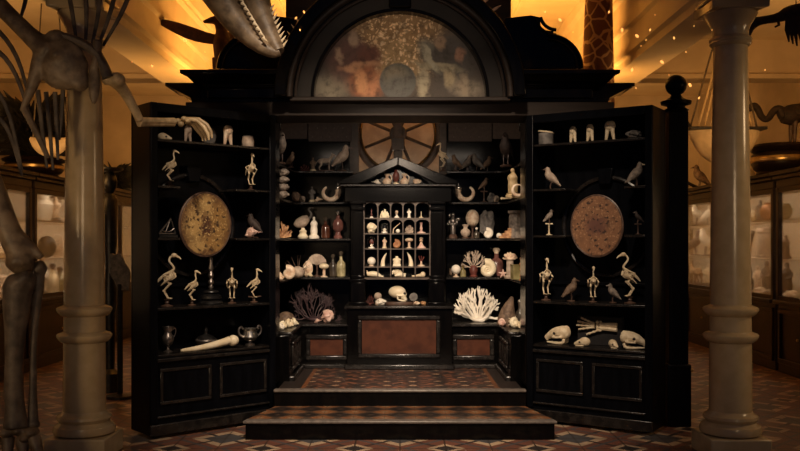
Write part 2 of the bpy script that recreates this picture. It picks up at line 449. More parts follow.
def panel(cab, c, w, h, axis, mat='burl', inset=.03, t=.05):
    """framed panel lying in the plane facing -y (axis y) or +-x (axis x)"""
    m = MB(); x, y, z = c; p = MB()
    def bb(mm, u0, u1, z0, z1, d0, d1):
        if axis == 'y': mm.b2(x + u0, x + u1, y - d1, y - d0, z + z0, z + z1)
        else:
            sg = axis; a, b = sorted((x + sg * d0, x + sg * d1)); mm.b2(a, b, y + u0, y + u1, z + z0, z + z1)
    bb(m, -w / 2, w / 2, h / 2 - t, h / 2, 0, .03); bb(m, -w / 2, w / 2, -h / 2, -h / 2 + t, 0, .035)
    bb(m, -w / 2, -w / 2 + t, -h / 2 + t, h / 2 - t, 0, .025); bb(m, w / 2 - t, w / 2, -h / 2 + t, h / 2 - t, 0, .025)
    f = m.build('panel_frame', M['ebony_lit'], cab, bev=.012)
    bb(p, -w / 2 + t, w / 2 - t, -h / 2 + t, h / 2 - t, 0, .008)
    q = p.build('panel', M[mat], f); q['label'] = 'reddish brown burl panel'
    return f

XC = -.02
NX = [371.3, 384.4, 396.8, 409.2, 421.4]
NY = [217.8, 233.2, 248.4, 266.5]
YN = 1.262
def cabinet():
    cab = root('curiosity_cabinet', 'huge black wooden cabinet of curiosities with arched painting and open shelved doors', 'cabinet')
    B = lambda mm, n, mat='ebony', bev=.006, **k: mm.build(n, M[mat], cab, bev=bev, **k)
    # carcass: outer sides, back, inner roof
    m = MB()
    for sg in (-1, 1):
        a, b = sorted((sg * 1.50, sg * 1.58)); m.b2(a, b, .42, 2.0, 0, 3.04)
        a, b = sorted((sg * 1.165, sg * 1.58)); m.b2(a, b, .34, .42, 0, 2.775); a, b = sorted((sg * 1.15, sg * 1.58)); m.b2(a, b, .48, .52, 2.7, 3.04)
    B(m, 'carcass')
    m = MB(); m.b2(-1.5, -.56, 1.92, 1.98, 0, 3.02).b2(.52, 1.5, 1.92, 1.98, 0, 3.02).b2(-.56, .52, 1.92, 1.98, 0, 2.2); B(m, 'back_board')
    B(MB().b2(-1.58, 1.58, .5, 2.0, 3.04, 3.10), 'inner_roof')
    m = MB()
    for sg in (-1, 1):
        a, b = sorted((sg * 1.14, sg * 1.19)); m.b2(a, b, .0, .34, .31, 2.75)
    B(m, 'door_jamb')
    # steps and inner floor
    m = MB(); m.prism([(-1.27, -.78), (1.27, -.78), (1.12, -.12), (-1.12, -.12)], 0, .135, 'z'); st = B(m, 'step')
    MB().prism([(-1.29, -.80), (1.29, -.80), (1.27, -.70), (-1.27, -.70)], .135, .16, 'z').build('step_nosing', M['edge'], st, bev=.008)
    MB().prism([(-1.265, -.70), (1.265, -.70), (1.12, -.12), (-1.12, -.12)], .135, .157, 'z').build('tile_inlay', M['steptile'], st)
    m = MB().b2(-1.13, 1.13, -.12, .0, 0, .282).b2(-1.45, 1.45, .0, 1.9, .0, .282); fl = B(m, 'platform')
    MB().b2(-1.13, 1.13, -.14, -.05, .282, .307).build('step_nosing', M['edge'], fl, bev=.008)
    MB().b2(-1.1, 1.1, -.05, 1.3, .282, .304).build('tile_inlay', M['inner'], fl)
    # lintel, fascia
    B(MB().b2(-1.95, 1.95, .0, .5, 2.775, 2.90), 'lintel', 'umber')
    B(MB().b2(-1.9, 1.9, .02, .5, 2.90, 2.935), 'recess_moulding')
    # broken cornice: two projecting blocks and set-back wings
    zt = 3.15
    for sg in (-1, 1):
        prof = [(.25, 2.935), (-.03, 2.935), (-.03, 3.015), (-.06, 3.025), (-.07, 3.05), (-.13, 3.07), (-.20, 3.10), (-.235, 3.115), (-.235, 3.15), (.25, 3.15)]
        m = MB(); x0, x1 = sorted((sg * .985, sg * 1.95))
        # sweep with a returned end: scale x end by projection
        n = len(prof); vs = []; 
        for xx in ('in', 'out'):
            for y, z in prof:
                pr = max(0, -y - .03)
                vs.append((sg * (.985) if xx == 'in' else sg * (1.74 + pr), y, z))
        fs = [tuple(range(n)), tuple(range(2 * n - 1, n - 1, -1))] + [(i, (i + 1) % n, (i + 1) % n + n, i + n) for i in range(n)]
        m.add(vs, fs); B(m, 'cornice', bev=.004)
        m = MB(); n = 0
        prof = [(1.90, 2.90), (1.92, 2.95), (1.96, 2.97), (2.02, 3.0), (2.08, 3.03), (2.10, 3.05), (2.15, 3.055), (2.15, 3.085), (1.7, 3.085), (1.7, 2.90)]
        m.prism([(sg * a, b) for a, b in prof], .05, .6, 'y'); B(m, 'cornice_wing', bev=.004)
        a, b = sorted((sg * 1.0, sg * 1.75)); B(MB().b2(a, b, -.02, .4, 2.94, 3.0), 'fascia', 'umber')
    # arch with the lunette
    z0 = az(98, -.1); s = S(-.1); C = Vector((ax(400, -.1), 0, z0))
    def arc(r0, r1, y0, y1, n=48, z_lo=0.):
        m = MB(); o = []
        for i in range(n + 1): o.append((C.x + r1 * math.cos(PI * i / n), C.z + r1 * math.sin(PI * i / n)))
        vs = []; fs = []
        for i in range(n + 1):
            c_, s_ = math.cos(PI * i / n), math.sin(PI * i / n)
            vs += [(C.x + r0 * c_, y0, C.z + r0 * s_), (C.x + r1 * c_, y0, C.z + r1 * s_), (C.x + r1 * c_, y1, C.z + r1 * s_), (C.x + r0 * c_, y1, C.z + r0 * s_)]
        for i in range(n):
            a, b = i * 4, i * 4 + 4
            fs += [(a + k, a + (k + 1) % 4, b + (k + 1) % 4, b + k) for k in range(4)]
        fs += [(0, 1, 2, 3), tuple(n * 4 + k for k in (3, 2, 1, 0))]
        return m.add(vs, fs)
    ar = B(arc(.785, .93, -.12, .4), 'arch', 'umber_dark', .01)
    arc(.93, .965, -.16, .4).build('arch_moulding', M['ebony'], ar, bev=.01)
    m = MB(); m.tube([(C.x + .985 * math.cos(PI * i / 48), -.17, C.z + .985 * math.sin(PI * i / 48)) for i in range(49)], .032, 12); m.build('arch_bead', M['umber'], ar)
    m = MB(); m.tube([(C.x + .93 * math.cos(PI * i / 48), -.155, C.z + .93 * math.sin(PI * i / 48)) for i in range(49)], .014, 8); m.build('arch_bead', M['umber'], ar)
    arc(1.0, 1.115, -.24, .4).build('arch_moulding', M['ebony'], ar, bev=.012)
    arc(.77, .80, -.14, .1).build('arch_lip', M['ebony'], ar, bev=.008)
    MB().b2(C.x - .10, C.x + .10, -.17, 0, C.z + .80, C.z + .95).build('keystone', M['ebony'], ar, bev=.01)
    B(MB().b2(-.985, .985, -.16, .3, z0 - .035, z0 + .002), 'sill', 'umber', .008)
    B(MB().b2(-.985, .985, -.05, .3, 2.90, z0 - .03), 'fascia', 'umber')
    m = MB(); n = 48; m.prism([(.80 * math.cos(PI * i / n), .80 * math.sin(PI * i / n)) for i in range(n + 1)], 0, .03)
    lay = [(-.0, .50, .40, .36, 0, (.17, .11, .06), .4), (0, .58, .42, .26, 0, (.30, .18, .08), .5), (0, .38, .26, .17, 0, (.40, .27, .13), .6), (0, .50, .40, .32, 0, (.85, .60, .34), .3, 30), (0, .42, .33, .22, 0, (.9, .68, .42), .4, 19), (0, .58, .36, .2, 0, (.8, .55, .3), .3, 24),
           (-.62, .12, .16, .11, 10, (.20, .17, .12), .5), (-.46, .36, .20, .22, 0, (.11, .055, .045), .4), (-.30, .36, .10, .17, -30, (.13, .05, .035), .4),
           (-.42, .535, .05, .075, 0, (.36, .25, .17), .4), (-.36, .30, .18, .045, 8, (.42, .22, .12), .4), (-.30, .15, .17, .14, 0, (.27, .10, .045), .35), (-.34, .14, .05, .14, 25, (.50, .24, .11), .5), (-.24, .13, .045, .13, -25, (.44, .19, .09), .5),
           (-.55, .40, .04, .07, 20, (.33, .22, .15), .5),
           (.30, .40, .10, .18, 35, (.19, .18, .14), .4), (.46, .36, .20, .26, 0, (.085, .075, .065), .5), (.36, .52, .05, .06, 0, (.32, .22, .14), .4), (.34, .30, .20, .04, -8, (.34, .30, .20), .4), (.27, .37, .03, .14, 30, (.40, .37, .27), .4),
           (.21, .14, .055, .17, 8, (.36, .31, .21), .4), (.45, .19, .06, .08, 0, (.35, .28, .17), .5), (.60, .10, .13, .08, 0, (.22, .18, .13), .5), (.55, .40, .04, .06, 0, (.36, .20, .13), .5), (.58, .14, .05, .10, 0, (.28, .22, .15), .5),
           (-.02, .165, .165, .165, 0, (.10, .10, .09), .06, 0, 1), (-.04, .21, .09, .08, 0, (.30, .25, .16), .8, 0, 1), (-.02, .14, .13, .10, 0, (.13, .125, .11), .7, 0, 1)]
    o = m.build('painting', painted('lunette', (.055, .043, .034), lay, .14, 7, .75, .72, 1.15), cab, loc=(C.x, -.02, C.z)); o['label'] = 'half round painting of robed figures around a globe'
    # dark block standing in for a shaded wall shape behind the arch
    B(MB().b2(-1.1, 1.07, .47, .8, 3.1, 4.1), 'shade_block', 'umber')
    # scrolls of the broken pediment
    for sg in (-1, 1):
        Ys = .05; q = [(505, 69), (583, 69), (582.5, 60), (578, 50), (571, 42), (562, 37), (553, 35), (554, 31), (545, 30), (541, 26), (540, 17), (531, 15), (505, 18)]
        def sx(p): return (sg * ax(p[0], Ys), az(p[1], Ys))
        m = MB().prism([sx(p) for p in q], Ys, Ys + .4); so = B(m, 'scroll', bev=.008)
        for off, r in ((0., .017), (.045, .013)):
            c0 = Vector((sg * ax(548, Ys), 0, az(69, Ys))); rr = .31 - off
            pts = [(c0.x + sg * rr * math.cos(a), Ys - .005, c0.z + rr * math.sin(a)) for a in [PI / 2 * i / 14 for i in range(15)]]
            MB().tube(pts, r, 8).build('scroll_bead', M['ebony'], so)
            c1 = Vector((sg * ax(556, Ys), 0, az(14, Ys)))
            pts = [(c1.x - sg * (.145 + off) * math.cos(a), Ys - .005, c1.z - (.145 + off) * math.sin(a)) for a in [.22 + (PI / 2 - .22) * i / 10 for i in range(11)]]
            MB().tube(pts, r, 8).build('scroll_bead', M['ebony'], so)
        for px in (577, 582):
            MB().blob((sg * ax(px, Ys - .1), Ys - .1, zt + .022), .022, 2).build('gilt_stud', M['brass'], so)
        B(MB().b2(*sorted((sg * .98, sg * 1.70)), -.2, .5, zt, zt + .012), 'cornice_cap')
    # inner wainscot: back benches and side benches
    for sg in (-1, 1):
        m = MB(); a, b = sorted((sg * .5, sg * 1.46)); m.b2(a, b, 1.27, 1.92, .282, .74)
        a, b = sorted((sg * 1.05, sg * 1.46)); m.b2(a, b, .36, 1.27, .282, .74)
        be = B(m, 'bench')
        m = MB(); o_ = [(.5, 1.235), (1.03, 1.235), (1.03, .38), (1.14, .38), (1.14, .43), (1.46, .43), (1.46, 1.91), (.5, 1.91)]
        m.prism([(sg * x, y) for x, y in o_], .74, .77, 'z'); m.build('bench_top', M['ebony_lit'], be, bev=.01)
        m = MB(); o_ = [(.5, 1.225), (1.0, 1.225), (1.0, .38), (1.12, .38), (1.12, 1.3), (.5, 1.3)]
        m.prism([(sg * x, y) for x, y in o_], .3, .35, 'z'); m.build('skirting', M['ebony_lit'], be, bev=.012)
        xm = (ax(306, 1.25) + ax(347, 1.25)) / 2
        panel(cab, (abs(xm) * sg, 1.27, .525), .44, .27, 'y')
        for y in (.6, .82, 1.04): panel(cab, (sg * 1.05, y, .53), .19, .27, -sg, 'burl', t=.035)
        # U shaped shelves with a rounded inner corner
        for z in (2.40, 2.065, 1.67, 1.25):
            o_ = [(.5, 1.5)]
            for i in range(9):
                t = i / 8 * PI / 2; o_.append((1.02 + .12 * math.sin(t), 1.38 + .12 * math.cos(t)))
            o_ += [(1.165, .43), (1.47, .43), (1.47, 1.9), (.5, 1.9)]
            m = MB().prism([(sg * x, y) for x, y in o_], z - .024, z, 'z'); B(m, 'shelf', 'ebony_lit', bev=.006)
        # frieze boards above
        for x0, x1 in ((.545, 1.03), (1.04, 1.40)):
            a, b = sorted((sg * x0, sg * x1)); B(MB().b2(a, b, 1.86, 1.91, 2.76 if x0 < 1 else 2.79, 2.98), 'frieze_board', 'frieze')
        m = MB()
        for i in range(5):
            for j in range(2): m.blob((sg * (.60 + .095 * i + .04 * j), 1.86, 2.81 + .1 * j), .008, 1)
        m.build('frieze_stud', M['edge'], cab)
    # back opening above the little temple: lit board
    B(MB().b2(-.9, .86, 2.40, 2.44, 1.9, 3.3), 'rear_panel', 'canvas', 0)
    for a, b in ((-.565, ax(359, 1.95)), (ax(439, 1.95), .525)): B(MB().b2(a, b, 1.9, 2.0, 2.2, 3.03), 'opening_post', 'wheelwood')
    # little temple in the middle
    tb = MB().b2(XC - .535, XC + .565, 1.17, 1.9, .282, .935); t = B(tb, 'temple_base')
    MB().b2(XC - .56, XC + .59, 1.13, 1.9, .935, .966).build('temple_top', M['ebony_lit'], t, bev=.01)
    MB().b2(XC - .56, XC + .59, 1.13, 1.2, .3, .36).build('skirting', M['ebony_lit'], t, bev=.015)
    panel(cab, (-.01, 1.17, .645), .86, .44, 'y', t=.045)
    y0 = 1.24; s = S(y0)
    body = MB(); g0, g1 = ax(364, YN), ax(430, YN); zlo, zhi = .966, az(201, YN)
    body.b2(XC - .50, g0, YN, 1.88, zlo, zhi).b2(g1, XC + .50, YN, 1.88, zlo, zhi).b2(g0, g1, 1.62, 1.88, 1.22, zhi).b2(g0, g1, 1.84, 1.88, zlo, 1.22)
    tp = B(body, 'temple_body')
    # niche grid
    grid = MB(); zs = [az(v, YN) for v in NY]
    zl = az(277.5, YN)
    edges = [g0] + [(ax(NX[i], YN) + ax(NX[i + 1], YN)) / 2 for i in range(4)] + [g1]
    for x in edges: grid.b2(x - .006, x + .006, YN - .01, 1.62, zl, zhi)
    for z in zs: grid.b2(g0, g1, YN - .012, 1.62, z - .012, z)
    grid.b2(g0 - .02, g1 + .02, YN - .04, 1.84, zl - .02, zl)
    grid.b2(g0, g1, YN - .01, 1.62, zhi - .012, zhi)
    grid.build('niche_grid', M['wheelwood'], tp)
    # arched heads over the first two rows
    sp = MB()
    for zt_, rows in ((zhi - .012, 0), (zs[0] - .012, 1)):
        for i in range(5):
            if rows == 1 and i in (0,): continue
            c = (edges[i] + edges[i + 1]) / 2; w = (edges[i + 1] - edges[i]) / 2 - .006; h = .05
            pts = [(c - w, zt_ - h)] + [(c - w * math.cos(PI * k / 12), zt_ - h + (h - .006) * math.sin(PI * k / 12)) for k in range(13)] + [(c + w, zt_ - h), (c + w, zt_), (c - w, zt_)]
            pts = pts[1:-2] + [(c + w, zt_), (c - w, zt_)]
            sp.prism(pts, YN - .012, YN + .01)
    sp.build('niche_arches', M['wheelwood'], tp, smooth=False)
    for px0, px1 in ((352.5, 363.5), (430.5, 442.5)):
        x0, x1 = ax(px0, y0), ax(px1, y0)
        m = MB().b2(x0, x1, y0, YN, 1.06, az(212, y0)); 
        m.b2(x0 - .03, x1 + .03, y0 - .03, YN, 1.22 - .008, 1.245).b2(x0 - .015, x1 + .015, y0 - .02, YN, 1.245, 1.28)
        m.b2(x0 - .03, x1 + .03, y0 - .03, YN, az(204, y0), az(201, y0)).b2(x0 - .015, x1 + .015, y0 - .015, YN, az(210, y0), az(207, y0))
        m.b2(x0 - .035, x1 + .035, y0 - .04, YN, .966, 1.0)
        m.b2(x0 - .02, x1 + .02, y0 - .02, YN, 1.0, 1.21)
        m.build('pilaster', M['ebony'], tp, bev=.006)
    ze0, ze1 = az(202, y0), az(187, y0)
    MB().b2(XC - .56, XC + .56, y0 - .02, 1.88, ze0, ze1).build('entablature', M['ebony'], tp, bev=.006)
    MB().b2(XC - .61, XC + .61, y0 - .07, 1.88, ze1, ze1 + .028).build('entablature_cap', M['ebony_lit'], tp, bev=.008)
    za = az(157, y0); zb = ze1 + .028; w = .62
    m = MB()
    for sg in (-1, 1):
        o_ = [(XC + sg * w, zb), (XC + sg * w, zb + .035), (XC, za), (XC, za - .09), (XC + sg * (w - .22), zb)]
        m.prism(o_, y0 - .08, 1.5)
    m.build('pediment', M['ebony'], tp, bev=.008)
    m = MB().prism([(XC - w + .1, zb), (XC + w - .1, zb), (XC, za - .05)], 1.48, 1.52); m.build('pediment_back', M['ebony'], tp)
    make_door(cab, -1); make_door(cab, 1)
    return cab

def newel():
    x, Y = ax(676, -.17), -.17
    r = root('newel_post', 'black square post topped by a ball finial beside the right cabinet door', 'post', (x + .0, Y, 0))
    MB().b2(-.085, .085, -.085, .085, 0.55, 2.78).build('shaft', M['ebony_door'], r, bev=.008)
    MB().b2(-.105, .105, -.105, .105, 0, .55).build('base', M['ebony_door'], r, bev=.012)
    MB().lathe([(.10, 2.78), (.11, 2.80), (.075, 2.82), (.08, 2.835), (.13, 2.85), (.135, 2.875), (.09, 2.89), (.06, 2.91), (.04, 2.935), (.055, 2.95)], seg=24).build('collar', M['ebony_door'], r)
    MB().blob((0, 0, 3.02), .094, 3).build('ball_finial', M['ebony_door'], r)
    MB().blob((.11, -.09, .5), .018, 2).build('catch', M['brass'], r)
# ------------------------------------------------------------------ builders for the collection
STANDP = [(.11, 0), (.115, .012), (.10, .025), (.045, .04), (.028, .055), (.045, .075), (.035, .095), (.025, .11), (.06, .125), (.065, .135), (.02, .14)]
def bird_skeleton(label, loc, h, rot, neck='long', perch=False, group='mounted bird skeletons'):
    r = root('bird_skeleton', label, 'skeleton', loc, rot, group)
    MB().lathe(STANDP, seg=16).build('stand', M['stand'], r, s=h)
    if perch: MB().tube([(-.16, 0, .16), (0, 0, .15), (.2, 0, .17)], [.02, .025, .018], 7).build('perch', M['stand'], r, s=h)
    for sg in (-1, 1):
        m = MB().tube([(-.04, sg * .055, .50), (.06, sg * .07, .43), (-.055, sg * .055, .30), (.015, sg * .05, .165)], [.019, .022, .018, .016], 7)
        m.blob((.06, sg * .07, .43), .027, 1).blob((-.055, sg * .055, .30), .025, 1)
        for dy in (-.035, 0, .035): m.tube([(.015, sg * .05, .165), (.085, sg * .05 + dy, .15)], [.012, .007], 6)
        m.build('leg', M['bone'], r, s=h)
    m = MB().blob((.04, 0, .565), (.12, .062, .075), 3, rot=(0, R(-28), 0))
    for i in range(6):
        x = -.07 + .035 * i; z = .52 + .02 * i
        for sg in (-1, 1): m.tube([(x, sg * .01, z + .085), (x + .015, sg * .085, z + .03), (x + .05, sg * .03, z - .06)], .009, 5, smooth=1)
    m.build('ribcage', M['bone'], r, s=h)
    MB().prism([(.10, .50), (.175, .56), (.16, .64), (.06, .60), (-.02, .48)], -.012, .012).build('keel', M['bone'], r, s=h)
    MB().tube([(-.20, 0, .44), (-.13, 0, .52), (-.04, 0, .60), (.07, 0, .665)], [.012, .03, .03, .022], 7, smooth=1).build('spine', M['bone'], r, s=h)
    if neck == 'long': np_ = [(.07, 0, .66), (.14, 0, .71), (.10, 0, .78), (.03, 0, .86), (.06, 0, .94), (.11, 0, .955)]
    elif neck == 'mid': np_ = [(.07, 0, .66), (.12, 0, .73), (.09, 0, .83), (.10, 0, .93)]
    else: np_ = [(.06, 0, .66), (.09, 0, .76), (.08, 0, .92)]
    MB().tube(np_, [.024, .022, .02, .02, .02, .02][:len(np_)], 7, smooth=2).build('neck', M['bone'], r, s=h)
    e = Vector(np_[-1])
    m = MB().blob(e + Vector((.02, 0, .012)), (.055, .042, .042), 2)
    m.tube([e + Vector((.05, 0, .005)), e + Vector((.12, 0, -.03)), e + Vector((.15, 0, -.065))], [.028, .018, .006], 7)
    m.build('skull', M['bone'], r, s=h)
    for sg in (-1, 1):
        m = MB().tube([(.06, sg * .085, .64), (-.06, sg * .125, .60), (.07, sg * .14, .54), (-.04, sg * .13, .46), (-.10, sg * .11, .40)], [.02, .02, .018, .016, .006], 7)
        m.build('wing', M['bone'], r, s=h)
    return r

def stuffed_bird(label, loc, h, rot, mat='feather', stand='disc', group='stuffed birds', beak=1., name='stuffed_bird', beakmat='stand'):
    r = root(name, label, 'bird', loc, rot, group)
    if stand == 'disc': MB().lathe([(.17, 0), (.18, .03), (.15, .05), (.02, .055)], seg=16).build('stand', M['stand'], r, s=h); zb = .05
    elif stand == 'perch':
        MB().lathe([(.13, 0), (.14, .02), (.05, .05), (.03, .1), (.028, .40), (.05, .43)], seg=14).tube([(-.14, 0, .44), (.14, 0, .44)], .025, 8).build('stand', M['bone'] if mat == 'feather' else M['stand'], r, s=h); zb = .45
    else: zb = 0.
    k = 1 - zb
    def P(x, z): return (x * k, 0, zb + z * k)
    for sg in (-1, 1):
        MB().tube([(-.02 * k, sg * .07 * k, zb + .38 * k), (.03 * k, sg * .07 * k, zb + .15 * k), (.02 * k, sg * .07 * k, zb)], .018, 6).build('leg', M['stand'], r, s=h)
    m = MB().tube([P(-.42, .16), P(-.30, .26), P(-.12, .42), P(.05, .56), P(.12, .68), P(.13, .80), P(.15, .90), P(.14, .985)],
                  [.015, .07 * k, .17 * k, .20 * k, .16 * k, .105 * k, .11 * k, .03 * k], 12, smooth=2)
    m.build('body', M[mat], r, s=h)
    for sg in (-1, 1):
        m = MB().tube([P(.12, .62), P(-.05, .50), P(-.22, .32), P(-.40, .14)], [.04 * k, .10 * k, .07 * k, .012], 8, flat=.35, smooth=1)
        for v in m.v: v.y += sg * .16 * k
        m.build('wing', M[mat], r, s=h)
    MB().cone(P(.22, .88), P(.22 + .17 * beak, .84), .045 * k).build('beak', M[beakmat], r, s=h)
    return r

def tooth(label, loc, h, rot=0, mat='bone', w=1.):
    m = MB().blob((0, 0, .74), (.22 * w, .20, .25), 3, dents=[(.5, 0, 1, .12, .4), (-.5, 0, 1, .12, .4), (0, 0, 1, -.1, .3)], nz=.12, nf=4)
    m.tube([(-.09 * w, 0, .62), (-.13 * w, 0, .3), (-.17 * w, 0, 0)], [.12, .095, .06], 8, smooth=1).tube([(.09 * w, 0, .62), (.12 * w, 0, .3), (.17 * w, 0, 0)], [.12, .095, .06], 8, smooth=1)
    return solo(m, 'fossil_tooth', M[mat], label, 'tooth', loc, h, rot, 'two-rooted fossil teeth', remesh=h * .022)

def animal_skull(label, loc, L, rot, mat='bone', group='animal skulls', kind=0, name='animal_skull'):
    """L = length; faces +x"""
    r = root(name, label, 'skull', loc, rot, group)
    if kind == 0:      # big crested carnivore
        m = MB().blob((-.22, 0, .42), (.26, .22, .24), 3, dents=[(-.6, 0, 1, .25, .4)]).tube([(-.2, 0, .45), (.1, 0, .42), (.32, 0, .30), (.48, 0, .20)], [.24, .19, .13, .08], 10, smooth=1)
        for sg in (-1, 1): m.tube([(-.25, sg * .2, .28), (-.05, sg * .29, .27), (.14, sg * .2, .26)], .045, 7, smooth=1)
        m.cone((.40, .05, .17), (.42, .05, .04), .03).cone((.40, -.05, .17), (.42, -.05, .04), .03)
        m.build('cranium', M[mat], r, s=L, remesh=L * .022)
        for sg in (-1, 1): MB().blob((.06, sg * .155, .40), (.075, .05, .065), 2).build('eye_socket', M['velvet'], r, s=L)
        m = MB()
        for sg in (-1, 1): m.tube([(-.30, sg * .17, .22), (-.26, sg * .17, .06), (0, sg * .12, .05), (.40, sg * .04, .07)], [.06, .07, .05, .03], 8, smooth=1)
        m.tube([(.40, -.04, .07), (.40, .04, .07)], .035, 7).build('jaw', M[mat], r, s=L, remesh=L * .022)
    else:
        m = MB().blob((-.16, 0, .28), (.33, .25, .27), 3, nz=.04).tube([(0, 0, .28), (.3, 0, .18), (.46, 0, .12)], [.2, .13, .06], 10, smooth=1)
        m.build('cranium', M[mat], r, s=L, remesh=L * .025)
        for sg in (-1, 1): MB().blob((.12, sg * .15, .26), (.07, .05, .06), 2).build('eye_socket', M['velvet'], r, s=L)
        MB().tube([(-.1, .14, .05), (.2, .08, .04), (.42, 0, .05), (.2, -.08, .04), (-.1, -.14, .05)], .04, 7, smooth=1).build('jaw', M[mat], r, s=L)
    return r

def human_skull(label, loc, h, rot):
    r = root('human_skull', label, 'skull', loc, rot)
    m = MB().blob((-.12, 0, .62), (.56, .42, .40), 4, dents=[(-1, 0, -.2, .06, .5)])
    m.blob((.28, 0, .42), (.22, .28, .30), 3).blob((.36, 0, .24), (.16, .20, .14), 3)
    for sg in (-1, 1): m.tube([(-.05, sg * .38, .42), (.15, sg * .38, .40), (.34, sg * .27, .40)], .045, 7, smooth=1)
    m.tube([(.44, 0, .52), (.52, 0, .44)], [.05, .03], 7)
    m.build('cranium', M['ivory'], r, s=h, remesh=h * .022)
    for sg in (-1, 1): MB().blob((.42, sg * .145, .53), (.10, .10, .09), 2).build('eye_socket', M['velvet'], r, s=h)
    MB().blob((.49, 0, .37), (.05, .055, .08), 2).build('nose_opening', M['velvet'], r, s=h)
    m = MB()
    for k in range(9):
        a = -1.1 + 2.2 * k / 8; m.box((.36 + .155 * math.cos(a), .17 * math.sin(a), .155), (.04, .04, .08), (0, 0, a))
    m.build('teeth', M['white'], r, s=h)
    m = MB().tube([(.0, .33, .38), (.02, .31, .14), (.3, .19, .06), (.48, 0, .05), (.3, -.19, .06), (.02, -.31, .14), (0, -.33, .38)], [.05, .06, .06, .065, .06, .06, .05], 8, smooth=1)
    m.build('jaw', M['ivory'], r, s=h)
    return r

def horn(label, loc, w, flip=1):
    r = root('curled_horn', label, 'horn', loc)
    m = MB(); pts = []; rad = []
    for i in range(40):
        t = i / 39; a = R(160 + 255 * t) ; rr = .5 - .16 * t * t
        pts.append((flip * rr * math.cos(a) * .8, .03 * math.sin(6 * t), .44 + rr * math.sin(a) * .78 + .04)); rad.append((.15 - .10 * t ** 1.3) * (1 + .05 * math.sin(i * 2.2)))
    if False: pass
    m.tube(pts[::-1] if flip < 0 else pts, rad[::-1] if flip < 0 else rad, 10)
    zmin = min(v.z for v in m.v)
    for v in m.v: v.z -= zmin
    m.build('horn', M['shell'], r, s=w)
    e = Vector(pts[0]) - Vector((0, 0, zmin)); m = MB()
    m.blob(e + Vector((0, 0, .05)), .15, 2, nz=.2).cone(e + Vector((0, 0, .1)), e + Vector((0, 0, .3)), .07)
    m.build('mount', M['silver'], r, s=w)
    return r

def coral(mb, p, d, L, rad, depth, rnd, spread=.6, flat=1., shrink=.78, nb=(2, 3), curl=.25):
    q = p + d * L
    mid = p.lerp(q, .5) + Vector((rnd.uniform(-1, 1), rnd.uniform(-1, 1) * flat, rnd.uniform(-1, 1))) * L * curl * .4
    mb.tube([p, mid, q], [rad, rad * .85, rad * (.75 if depth else .45)], 6)
    if depth == 0: return
    for _ in range(rnd.randint(*nb)):
        e = Vector((rnd.uniform(-1, 1), rnd.uniform(-1, 1) * flat, rnd.uniform(-.55, .9))) * spread
        nd = (d + e); nd.y *= 1 if flat == 1 else .3 + flat; nd.normalize()
        coral(mb, q, nd, L * shrink * rnd.uniform(.8, 1.15), rad * .76, depth - 1, rnd, spread, flat, shrink, nb, curl)

def bush_coral(label, loc, w, h, mat, seed, name='bush_coral', depth=3, n=12, flat=.6, rad=.022, spread=.6, base=True, group=None, low=0.):
    rnd = random.Random(seed); m = MB()
    for i in range(n):
        a = PI * (i + .5) / n + rnd.uniform(-.08, .08)
        d = Vector((math.cos(a), rnd.uniform(-1, 1) * flat, math.sin(a) * .85 + low)).normalized()
        coral(m, Vector((math.cos(a) * .10, d.y * .08, .04)), d, .2, rad, depth, rnd, spread, flat)
    x0, x1 = min(v.x for v in m.v), max(v.x for v in m.v); z1 = max(v.z for v in m.v)
    y0, y1 = min(v.y for v in m.v), max(v.y for v in m.v)
    ky = min(1., (w * .42) / (y1 - y0)) if y1 - y0 > 0 else 1
    for v in m.v:
        v.x = (v.x - (x0 + x1) / 2) * w / (x1 - x0); v.z = max(.002, v.z * h / z1); v.y *= ky * .9
    if base: m.blob((0, 0, h * .05), (w * .14, w * .10, h * .07), 2, nz=.2, seed=seed)
    return solo(m, name, M[mat], label, 'coral', loc, group=group)

def fan_coral(label, loc, w, h, mat, seed, potmat='red', potlabel=None):
    r = root('fan_coral', label, 'coral', loc)
    rnd = random.Random(seed); m = MB()
    for i in range(7):
        a = PI * (i + .5) / 7; d = Vector((math.cos(a), rnd.uniform(-.12, .12), math.sin(a))).normalized()
        coral(m, Vector((0, 0, 0)), d, .16, .022, 4, rnd, .55, .12, .8, (2, 3))
    x0, x1 = min(v.x for v in m.v), max(v.x for v in m.v); z0, z1 = min(v.z for v in m.v), max(v.z for v in m.v)
    for v in m.v: v.x = (v.x - (x0 + x1) / 2) * w / (x1 - x0); v.z = h * .30 + (v.z - z0) * h * .7 / (z1 - z0); v.y *= w * .5
    m.build('fan', M[mat], r)
    MB().lathe([(.16, 0), (.18, .03), (.13, .08), (.17, .2), (.19, .33), (.12, .45), (.08, .5)], seg=18).build('pot', M[potmat], r, s=h * .85)
    return r

def spiral_shell(label, loc, w, rot=0, mat='shell', group='round sea shells', name='spiral_shell', tilt=.25):
    m = MB(); pts = []; rad = []
    for i in range(60):
        t = i / 59; a = t * 2 * PI * 2.3; rr = .03 + .30 * t ** 1.6
        pts.append((rr * math.cos(a), -.16 * (1 - t) , rr * math.sin(a))); rad.append(.03 + .20 * t ** 1.5)
    m.tube(pts, rad, 12)
    zmin = min(v.z for v in m.v); x0, x1 = min(v.x for v in m.v), max(v.x for v in m.v)
    for v in m.v: v.z = (v.z - zmin) / (x1 - x0); v.x = (v.x - (x0 + x1) / 2) / (x1 - x0); v.y /= (x1 - x0)
    return solo(m, name, M[mat], label, 'shell', loc, w, rot, group)

